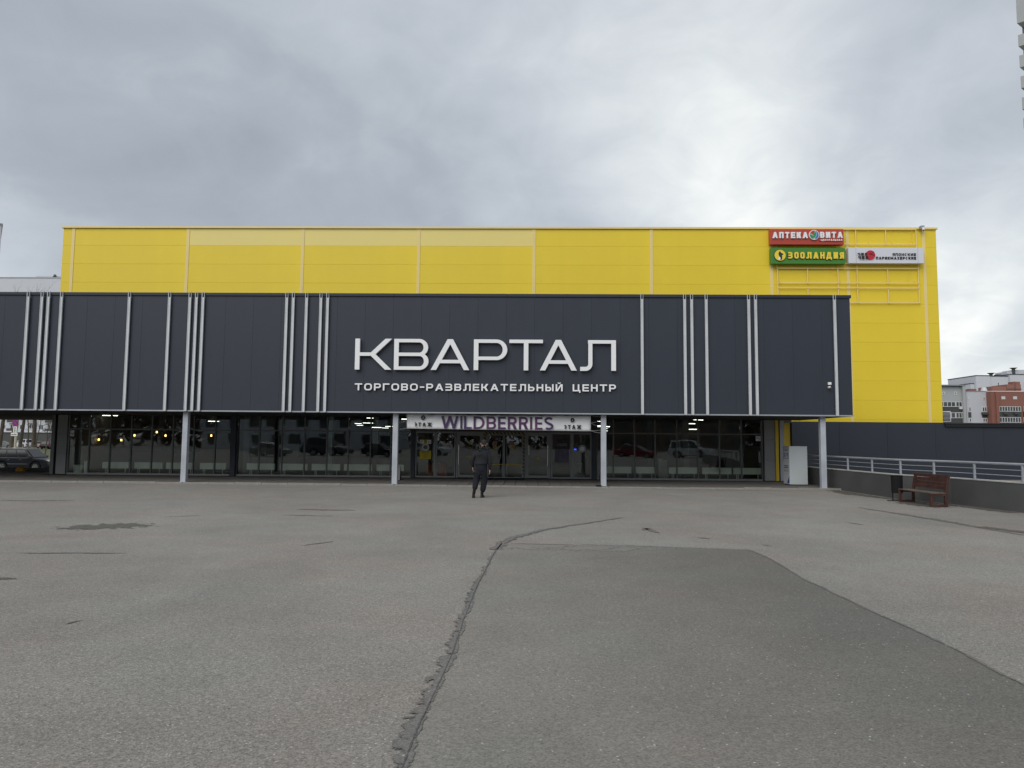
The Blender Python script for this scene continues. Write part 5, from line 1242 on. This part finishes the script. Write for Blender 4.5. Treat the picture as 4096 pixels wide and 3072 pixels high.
for u in ((1365,1775),(1820,2200)): q = r8(*u,1138,1236,Y1-2.3); MB().box(q[0],q[1],Y1-2.35,Y1-2.001,q[2],q[3]).obj('balcony_band','fardk',b3)
for u in (1405,1622,1850): q = r8(u,u+70,855,908,Y1-2); MB().box(q[0],q[1],Y1-2.08,Y1-2.001,q[2],q[3]).obj('vent_panel','farframe',b3)
for u in (1438,1635): q = r8(u,u+80,1140,1186,Y1-2.5); MB().box(q[0],q[1],Y1-2.9,Y1-2.36,q[2],q[3]).obj('air_conditioner','fardk',b3)
q = r8(1195,1455,675,760,Y1+4); MB().box(q[0],q[1],Y1+3,Y1+9,zt3,q[3]).obj('roof_house','terra',b3); q = r8(1455,1715,640,760,Y1+4); MB().box(q[0],q[1],Y1+2.9,Y1+9,zt3,q[3]).obj('roof_house','terra',b3)
q = r8(1575,1705,590,632,Y1+5); MB().box(q[0],q[1],Y1+4,Y1+6,Z(4050,1537,Y1+5)-.5,q[3]).obj('chimney','terra',b3)
q = r8(1648,1654,580,720,Y1+3); MB().bar((q[0],Y1+2.8,zt3),(q[0],Y1+2.8,q[3]),.06,5).bar((q[0]-2.2,Y1+2.8,q[2]),(q[0]+1.8,Y1+2.8,q[2]),.07,5).obj('antenna','fardk',b3)
Y2 = 235.0
b4 = thing('apartment_block', 'taller white stepped apartment block rising behind the terracotta one', 'building', (X(4000,1520,Y2), Y2, -.6))
for (u0,u1,v,dy) in ((842,940,625,1.5),(935,1200,478,.5),(1197,1570,490,1.0),(1566,2300,458,0)):
    q = r8(u0,u1,v,1340,Y2+dy); MB().box(q[0],q[1]-.02,Y2+dy,Y2+16,-.6,q[3]).obj('wall','farwhite',b4); MB().box(q[0]-.1,q[1]+.1,Y2+dy-.1,Y2+16.1,q[3],q[3]+.25).obj('roof_edge','fardk',b4)
for (u0,u1,v0,v1) in ((1005,1032,640,712),(1380,1392,585,668),(1808,1850,585,660)): q = r8(u0,u1,v0,v1,Y2); facade_window(b4,q[0],q[1],q[2],q[3],Y2+ (1.0 if u0 == 1380 else .5 if u0 == 1005 else 0),1,f=.2)
for (u0,u1,v0,v1) in ((1605,2300,372,460),(1470,1590,402,462)): q = r8(u0,u1,v0,v1,Y2+5); MB().box(q[0],q[1],Y2+4,Y2+10,q[2]-.5,q[3]).obj('roof_house','farwhite',b4)
for u, v0, v1 in ((1215,425,480),(1628,330,372)):
    q = r8(u-22,u+22,v0,v1,Y2+4); m_ = (q[0]+q[1])/2; MB().bar((m_,Y2+4,q[2]-1.2),(m_,Y2+4,q[3]-.4),.5,8).bar((m_,Y2+4,q[3]-.5),(m_,Y2+4,q[3]),.35,10,1.2).obj('vent','fardk',b4)
q = r8(1300,1370,455,495,Y2+4); MB().box(q[0],q[1],Y2+3,Y2+5,q[2]-.6,q[3]).obj('roof_unit','fardk',b4)
# tower at the top right
Y3 = 103.0
tw_ = thing('tower_block', 'tall grey residential tower with stacked projecting balconies at the top right edge', 'building', (X(4052,5,Y3), Y3-.6, 0))
xw = X(4068, 300, Y3); ztw = Z(4060, 0, Y3)
MB().box(xw+1.2, xw+22, Y3+.4, Y3+20, -.6, ztw+1).obj('wall','tower',tw_)
lv = [(0,103),(150,195),(232,279),(315,362),(400,446),(482,520),(566,602)]
fl = 3.0; zt0 = ztw
zs = []
for i in range(20):
    if i < len(lv): a, b = lv[i]; z1 = Z(4070,a,Y3); z0 = Z(4070,b,Y3)
    else: z1 = zs[-1][1]-(zs[5][1]-zs[6][1]); z0 = z1-(zs[6][1]-zs[6][0])
    zs.append((z0, z1))
    xo = X([4052,4060,4065,4070,4075,4080,4092][min(i,6)], [5,150,232,315,400,482,566][min(i,6)], Y3)
    if i > 6: xo += 1.2
    MB().add([(xo,Y3-.6,z0),(xw+22,Y3-.6,z0),(xw+22,Y3+1.5,z0-.9),(xo+1.1,Y3+1.5,z0-.9),(xo,Y3-.6,z1),(xw+22,Y3-.6,z1),(xw+22,Y3+1.5,z1),(xo,Y3+1.5,z1)],
             [(0,3,2,1),(4,5,6,7),(0,1,5,4),(1,2,6,5),(2,3,7,6),(3,0,4,7)]).obj('balcony','tower',tw_)
    if i < 19: 
        w0 = X(4076,200,Y3); facade_window(tw_, w0, w0+8, z0-1.9, z0-.5, Y3+.35, 6, fr='fardk', f=.14)
tw_.rotation_euler = (0,0,R(-40))
# left background blocks
Y4 = 250.0
b5 = thing('apartment_block', 'long white apartment block with balconies beyond the trees on the left', 'building', (X(100,1700,Y4), Y4, -.6))
xa, xb = X(-700,1700,Y4), X(420,1700,Y4); zr = Z(150,1112,Y4)
MB().box(xa, xb, Y4, Y4+16, 3.2, zr).obj('wall','farwhite',b5); MB().box(xa, xb+.5, Y4-1.2, Y4+16, -.6, 3.2).obj('ground_storey','fardk',b5); MB().box(xa, xb+.6, Y4-1.6, Y4+16, 3.2, 3.6).obj('canopy','farwhite',b5)
MB().box(xa-.2, xb+.2, Y4-.2, Y4+16.2, zr, zr+.3).obj('roof_edge','tin',b5)
for s_i in range(3):
    z0 = 3.6+s_i*2.95
    for i in range(12):
        x0 = X(-110,1700,Y4)+i*3.4
        if x0 > xb-3: break
        facade_window(b5, x0, x0+1.7, z0+.7, z0+2.3, Y4, 2, f=.14)
        if i % 2 == 0:
            bl = MB().box(x0-.6, x0+2.6, Y4-1.2, Y4-.001, z0-.1, z0+.06).obj('balcony','farframe',b5); 
            MB().box(x0-.55, x0+2.55, Y4-1.18, Y4-1.12, z0+.06, z0+1.0).obj('balustrade','fargrey' if i % 4 else 'fardk',bl)
q = (X(143,1118,Y4+3), X(235,1118,Y4+3)); zz = Z(190,1104+14,Y4+3); MB().box(q[0], q[1]+6, Y4+3, Y4+9, zr, Z(190,1117,Y4+3)+1.2).obj('roof_house','farwhite',b5)
p = atY(219, 1118, Y4+2); mb = MB()
for k in range(4): mb.bar((p.x,p.y,p.z+.2+k*.45),(p.x,p.y,p.z+.45+k*.45),1.0-.16*k,10,.8-.16*k)
mb.obj('roof_vent','fardk',b5)
p = atY(195,1133,Y4+1); MB().box(p.x-1.8,p.x+1.6,p.y-.4,p.y+.4,p.z-.4,p.z).obj('roof_hatch','fardk',b5)
Y5 = 150.0
b6 = thing('tall_building', 'pale high-rise whose corner just shows at the left edge above the dark block', 'building', (X(7,905,150.0), 150.0, 0))
b6.rotation_euler = (0,0,R(38))
q = X(7,905,Y5); zq = Z(0,900,Y5); MB().box(q-18, q, Y5, Y5+15, -.6, zq).obj('wall','farwhite',b6); MB().box(q-18.2, q+.2, Y5-.2, Y5+15.2, zq, zq+.3).obj('roof_edge','tin',b6)
for k in range(12): MB().box(q-17, q-.5, Y5-.15, Y5-.001, zq-5-k*3, zq-3.4-k*3).obj('window_band','farpane',b6)

# behind the photographer: what the shop glass mirrors
def back_block(label, x0, x1, y, h, m, n):
    b = thing('apartment_block', label, 'building', ((x0+x1)/2, y, 0)); MB().box(x0,x1,y-12,y,0,h).obj('wall',m,b)
    for s_i in range(int(h/3)):
        for i in range(n):
            xx = x0+(x1-x0)*(i+.25)/n; MB().box(xx, xx+(x1-x0)/n*.5, y, y+.05, 1+s_i*3, 2.5+s_i*3).obj('window','farpane',b)
back_block('white apartment house across the car park behind the viewer', -62, -24, -70, 15, 'farwhite', 9)
back_block('brown apartment house across the car park behind the viewer', 5, 45, -85, 12, 'farbrown', 9)
wd_ = MB(); rw_ = random.Random(5)
for i in range(16000):
    x = rw_.uniform(-170, 170); z = .2+9.8*rw_.random()**.8; c = Vector((x, -100+rw_.uniform(-4,4), z)); q = 1.3
    wd_.add([c+Vector((rw_.uniform(-q,q), rw_.uniform(-q,q), rw_.uniform(-q,q))) for _ in range(3)], [(0,1,2)])
tag(wd_.obj('woods', 'farbrown'), 'dark belt of woods added unseen behind the viewer to hide sky in the shop glass', 'woods', kind='stuff')  # unseen belt added so the glass mirrors less sky
for i, (x, y) in enumerate(((-62,-66),(-48,-64),(-33,-67),(-8,-74),(7,-78),(22,-72),(38,-76),(55,-70))):
    tree(['first','second','third','fourth','fifth','sixth','seventh','eighth'][i]+' bare tree in the row behind the viewer, mirrored in the shop glass', (x, y, 0), (.03,0), 10+i % 3*2, .2, 20+i, 'trees behind the viewer', detail=4)
for i, (x, y, pt, kd) in enumerate(((-26,-8,'carsilver','sedan'),(-20.5,-9,'cardgrey','suv'),(-15,-9,'carblack','hatch'),(-10.5,-14,'carwhite','hatch'),(12,-16,'carred','sedan'),(18,-15,'carwhite','suv'))):
    car(['silver saloon','dark grey off-road car','black hatchback','white hatchback','red saloon','white off-road car'][i]+' in the car park behind the viewer, mirrored in the glass', (x, y, 0), R(8+i*5), pt, kd, detail=False, group='cars behind the viewer')

# ------------------------------------------------------------------ the walking man
PX, PY_ = atZ(1927.5, 1991).x, atZ(1927.5, 1991).y
S = .00136
def skin_chain(name, nodes, edges_, m, root=0, sub=2, parent=None, loc=(PX, PY_, 0)):
    me = bpy.data.meshes.new(name); me.from_pydata([n[0] for n in nodes], edges_, []); o = bpy.data.objects.new(name, me); C.objects.link(o)
    sk = o.modifiers.new('skin', 'SKIN'); sk.use_smooth_shade = True; sk.branch_smoothing = .6
    for i, n in enumerate(nodes):
        sv = me.skin_vertices[0].data[i]; r_ = n[1]; sv.radius = r_ if isinstance(r_, tuple) else (r_, r_); sv.use_root = (i == root)
    su = o.modifiers.new('sub', 'SUBSURF'); su.levels = su.render_levels = sub
    dg = bpy.context.evaluated_depsgraph_get(); dg.update(); me2 = bpy.data.meshes.new_from_object(o.evaluated_get(dg))
    C.objects.unlink(o); bpy.data.objects.remove(o)
    me2.materials.clear(); me2.materials.append(M[m]); me2.name = name
    for p in me2.polygons: p.use_smooth = True
    q = bpy.data.objects.new(name, me2); C.objects.link(q)
    if parent is None: q.location = loc
    else: q.parent = parent
    return q
# body (head, neck, arms and hands, torso and legs in one surface)
bn_ = [((-.03,0,.92),(.10,.07)), ((-.03,-.005,1.12),(.10,.07)), ((-.02,-.01,1.34),(.11,.07)), ((.015,.0,1.45),(.050,.055)), ((.03,.015,1.51),(.058,.06)), ((.04,.03,1.59),(.074,.090)), ((.04,.03,1.67),(.073,.088)), ((.04,.03,1.72),(.045,.055)),
       ((-.19,-.01,1.35),.03), ((-.295,.0,1.11),.032), ((-.29,.05,.93),.03), ((.16,-.01,1.35),.03), ((.235,-.03,1.10),.032), ((.225,.0,.86),.03),
       ((-.12,0,.86),.05), ((-.185,.03,.50),.045), ((-.205,-.22,.20),.036), ((.06,0,.86),.05), ((.045,.04,.47),.045), ((.0,.0,.12),.038)]
be = [(0,1),(1,2),(2,3),(3,4),(4,5),(5,6),(6,7),(2,8),(8,9),(9,10),(2,11),(11,12),(12,13),(0,14),(14,15),(15,16),(0,17),(17,18),(18,19)]
def hand(base, d, k0, side, curl):
    """palm with four fingers and a thumb, appended to the body skeleton"""
    base, d = Vector(base), Vector(d).normalized(); w_ = Vector((0,1,0)); i0 = len(bn_)
    bn_.append((tuple(base+d*.045), (.026,.036))); be.append((k0, i0))
    for j, (off, ln) in enumerate(((-.027,.062),(-.009,.072),(.009,.068),(.027,.054))):
        a = base+d*.08+w_*off; b = a+d*ln*.5+Vector((side*curl*.012,0,0)); c = b+d*ln*.42+Vector((side*curl*.03,0,0)); n_ = len(bn_)
        bn_.extend([(tuple(a),.0105),(tuple(b),.0095),(tuple(c),.008)]); be.extend([(i0,n_),(n_,n_+1),(n_+1,n_+2)])
    n_ = len(bn_); a = base+d*.03+w_*.038; b = a+d*.035+w_*.018+Vector((side*.012,0,0)); bn_.extend([(tuple(a),.012),(tuple(b),.010)]); be.extend([(i0,n_),(n_,n_+1)])
hand((-.29,.055,.915), (.02,.05,-1), 10, 1, 1.0); hand((.225,.0,.84), (.05,.03,-1), 13, -1, .7)
man = skin_chain('person', bn_, be, 'skin'); tag(man, 'man in a dark grey hooded top and dark sweatpants walking towards the doors', 'person')
def child(mb, name, m, smooth=True, sub=0):
    me = mb.mesh(name, m); o = link(name, me, man, smooth=smooth)
    if sub: s_ = o.modifiers.new('sub','SUBSURF'); s_.levels = s_.render_levels = sub
    return o
hd = [((-.03,0,1.00),(.190,.13)), ((-.03,0,1.12),(.205,.14)), ((-.02,-.01,1.27),(.225,.145)), ((-.0,-.01,1.39),(.19,.125)), ((.02,0,1.47),(.09,.085)),
      ((-.20,-.01,1.36),.090), ((-.275,-.015,1.22),.078), ((-.315,.0,1.09),.070), ((-.295,.045,.945),.052), ((.17,-.01,1.36),.090), ((.225,-.02,1.22),.078), ((.245,-.03,1.09),.070), ((.228,-.0,.875),.052)]
skin_chain('hoodie', hd, [(0,1),(1,2),(2,3),(3,4),(2,5),(5,6),(6,7),(7,8),(2,9),(9,10),(10,11),(11,12)], 'hoodie', 1, parent=man, sub=2)
tv_ = []; nn = 24
for z_, a_, b_ in ((1.0,.172,.128),(1.005,.196,.15),(1.03,.204,.155),(1.08,.195,.142),(1.16,.205,.145),(1.26,.215,.145),(1.34,.212,.138),(1.40,.178,.12),(1.445,.12,.10),(1.48,.085,.085)):
    cx2 = -.03+(z_-.95)*.09
    tv_ += [(cx2+a_*math.copysign(abs(math.cos(2*math.pi*i/nn))**.8, math.cos(2*math.pi*i/nn)), -.005+b_*math.sin(2*math.pi*i/nn), z_+.004*math.sin(i*1.7)) for i in range(nn)]
child(MB().add(tv_, [(j*nn+i, j*nn+(i+1) % nn, (j+1)*nn+(i+1) % nn, (j+1)*nn+i) for j in range(9) for i in range(nn)]), 'hoodie_back', 'hoodie', sub=1)
for c, r_ in (((-.292,.05,.945),.042), ((.227,0,.875),.042)):
    child(MB().bar((c[0],c[1],c[2]-.035),(c[0],c[1],c[2]+.03),r_*.82,14,r_*1.02), 'cuff', 'sleeve')
skin_chain('hood', [((-.09,-.02,1.525),.045),((-.075,-.075,1.46),.06),((.02,-.115,1.425),.072),((.105,-.075,1.46),.06),((.135,-.0,1.52),.045),((.03,-.10,1.50),.06),((.035,-.055,1.545),.055)],
           [(0,1),(1,2),(2,3),(3,4),(2,5),(5,6)], 'hoodie', 2, parent=man)
wb_ = []
for z_, a_, b_ in ((.950,.176,.128),(.962,.180,.133),(1.0,.181,.134),(1.012,.176,.13)):
    wb_ += [(-.03+a_*math.cos(2*math.pi*i/24), -.007+b_*math.sin(2*math.pi*i/24), z_) for i in range(24)]
child(MB().add(wb_, [(j*24+i, j*24+(i+1) % 24, (j+1)*24+(i+1) % 24, (j+1)*24+i) for j in range(3) for i in range(24)]), 'waistband', 'sleeve')
tr_ = [((-.03,-.01,.98),(.17,.125)), ((-.03,-.01,.87),(.18,.14)), ((-.13,-.0,.72),.128), ((-.168,.02,.60),.112), ((-.188,.02,.48),.102), ((-.20,-.10,.35),.092), ((-.21,-.19,.245),.078),
       ((.07,0,.72),.128), ((.075,.03,.60),.112), ((.06,.04,.47),.102), ((.035,.02,.30),.098), ((.01,0,.145),.082)]
skin_chain('trousers', tr_, [(0,1),(1,2),(2,3),(3,4),(4,5),(5,6),(1,7),(7,8),(8,9),(9,10),(10,11)], 'trousers', 1, parent=man)
tv_ = []
for z_, a_, b_ in ((.80,.172,.13),(.86,.182,.138),(.92,.176,.132),(.985,.165,.122)):
    tv_ += [(-.03+a_*math.cos(2*math.pi*i/nn), -.01+b_*math.sin(2*math.pi*i/nn), z_) for i in range(nn)]
child(MB().add(tv_, [(j*nn+i, j*nn+(i+1) % nn, (j+1)*nn+(i+1) % nn, (j+1)*nn+i) for j in range(3) for i in range(nn)]), 'trouser_seat', 'trousers')
# hair cap and ears
hv, hf = [], []; n1, n2 = 20, 9
for j in range(n2+1):
    a = math.pi/2-j*(math.pi*.60)/n2
    for i in range(n1):
        t_ = 2*math.pi*i/n1; low_ = 1.0
        hv.append((.04+.083*math.cos(a)*math.cos(t_), .025+.10*math.cos(a)*math.sin(t_), max(1.635+.115*math.sin(a), 1.535 if math.sin(t_) < .3 else 1.64)))
hf = [(j*n1+i, (j+1)*n1+i, (j+1)*n1+(i+1) % n1, j*n1+(i+1) % n1) for j in range(n2) for i in range(n1)]
child(MB().add(hv, hf), 'hair', 'hair')
for s_, dx in ((-1,-.047),(1,.127)):
    child(MB().bar((dx,.035,1.585),(dx+s_*.004,.02,1.635),.012,8,.016), 'ear', 'skin')
# shoes
def shoe(o_, rot, nm='shoe'):
    L_ = [(-.06,.030,.0),(-.085,.040,.08),(-.05,.036,.10),(.02,.042,.085),(.12,.048,.05),(.19,.035,.035),(.205,.01,.02)]
    mb = MB(); vv = []
    secs = [(-.085,.030,.075),(-.06,.038,.10),(.0,.040,.09),(.08,.048,.062),(.15,.045,.045),(.195,.025,.03)]
    for y, hw, h in secs: vv += [(-hw,y,0),(hw,y,0),(hw*.95,y,h*.55),(hw*.55,y,h),(-hw*.55,y,h),(-hw*.95,y,h*.55)]
    ff = [(k*6+i, k*6+(i+1) % 6, (k+1)*6+(i+1) % 6, (k+1)*6+i) for k in range(len(secs)-1) for i in range(6)]+[tuple(range(5,-1,-1)), tuple(range(30,36))]
    o = child(MB().add(vv, ff), nm, 'shoe', sub=2); o.location = o_; o.rotation_euler = rot
    sv = []; outl = [(-.088,.026),(-.05,.040),(.0,.040),(.08,.050),(.15,.046),(.2,.022)]
    pts = [(hw, y) for y, hw in outl]+[(-hw, y) for y, hw in reversed(outl)]
    n = len(pts); mb = MB().add([(x, y, -.02) for x, y in pts]+[(x, y, .012) for x, y in pts], [tuple(reversed(range(n))), tuple(range(n,2*n))]+[(i,(i+1)%n,n+(i+1)%n,n+i) for i in range(n)])
    s2 = mb.obj('sole', 'sole', o)
    return o
shoe((.0, .03, .022), (0, 0, R(-12))); shoe((-.235, -.20, .115), (R(-58), 0, R(4)))
child(MB().bar((0,.0,.06),(.003,.0,.17),.043,10,.046), 'sock', 'black'); child(MB().bar((-.225,-.225,.13),(-.21,-.19,.29),.042,10,.05), 'sock', 'black')
ph_ = MB().box(-.305, -.265, .06, .11, .74, .83).obj('held_case', 'blackgloss', None, bevel=.008); ph_.location = (PX, PY_, 0)
ph_['label'] = "small black case held in the walking man's left hand"; ph_['category'] = 'case'
for o in bpy.data.objects:
    if '_local' in o: del o['_local']
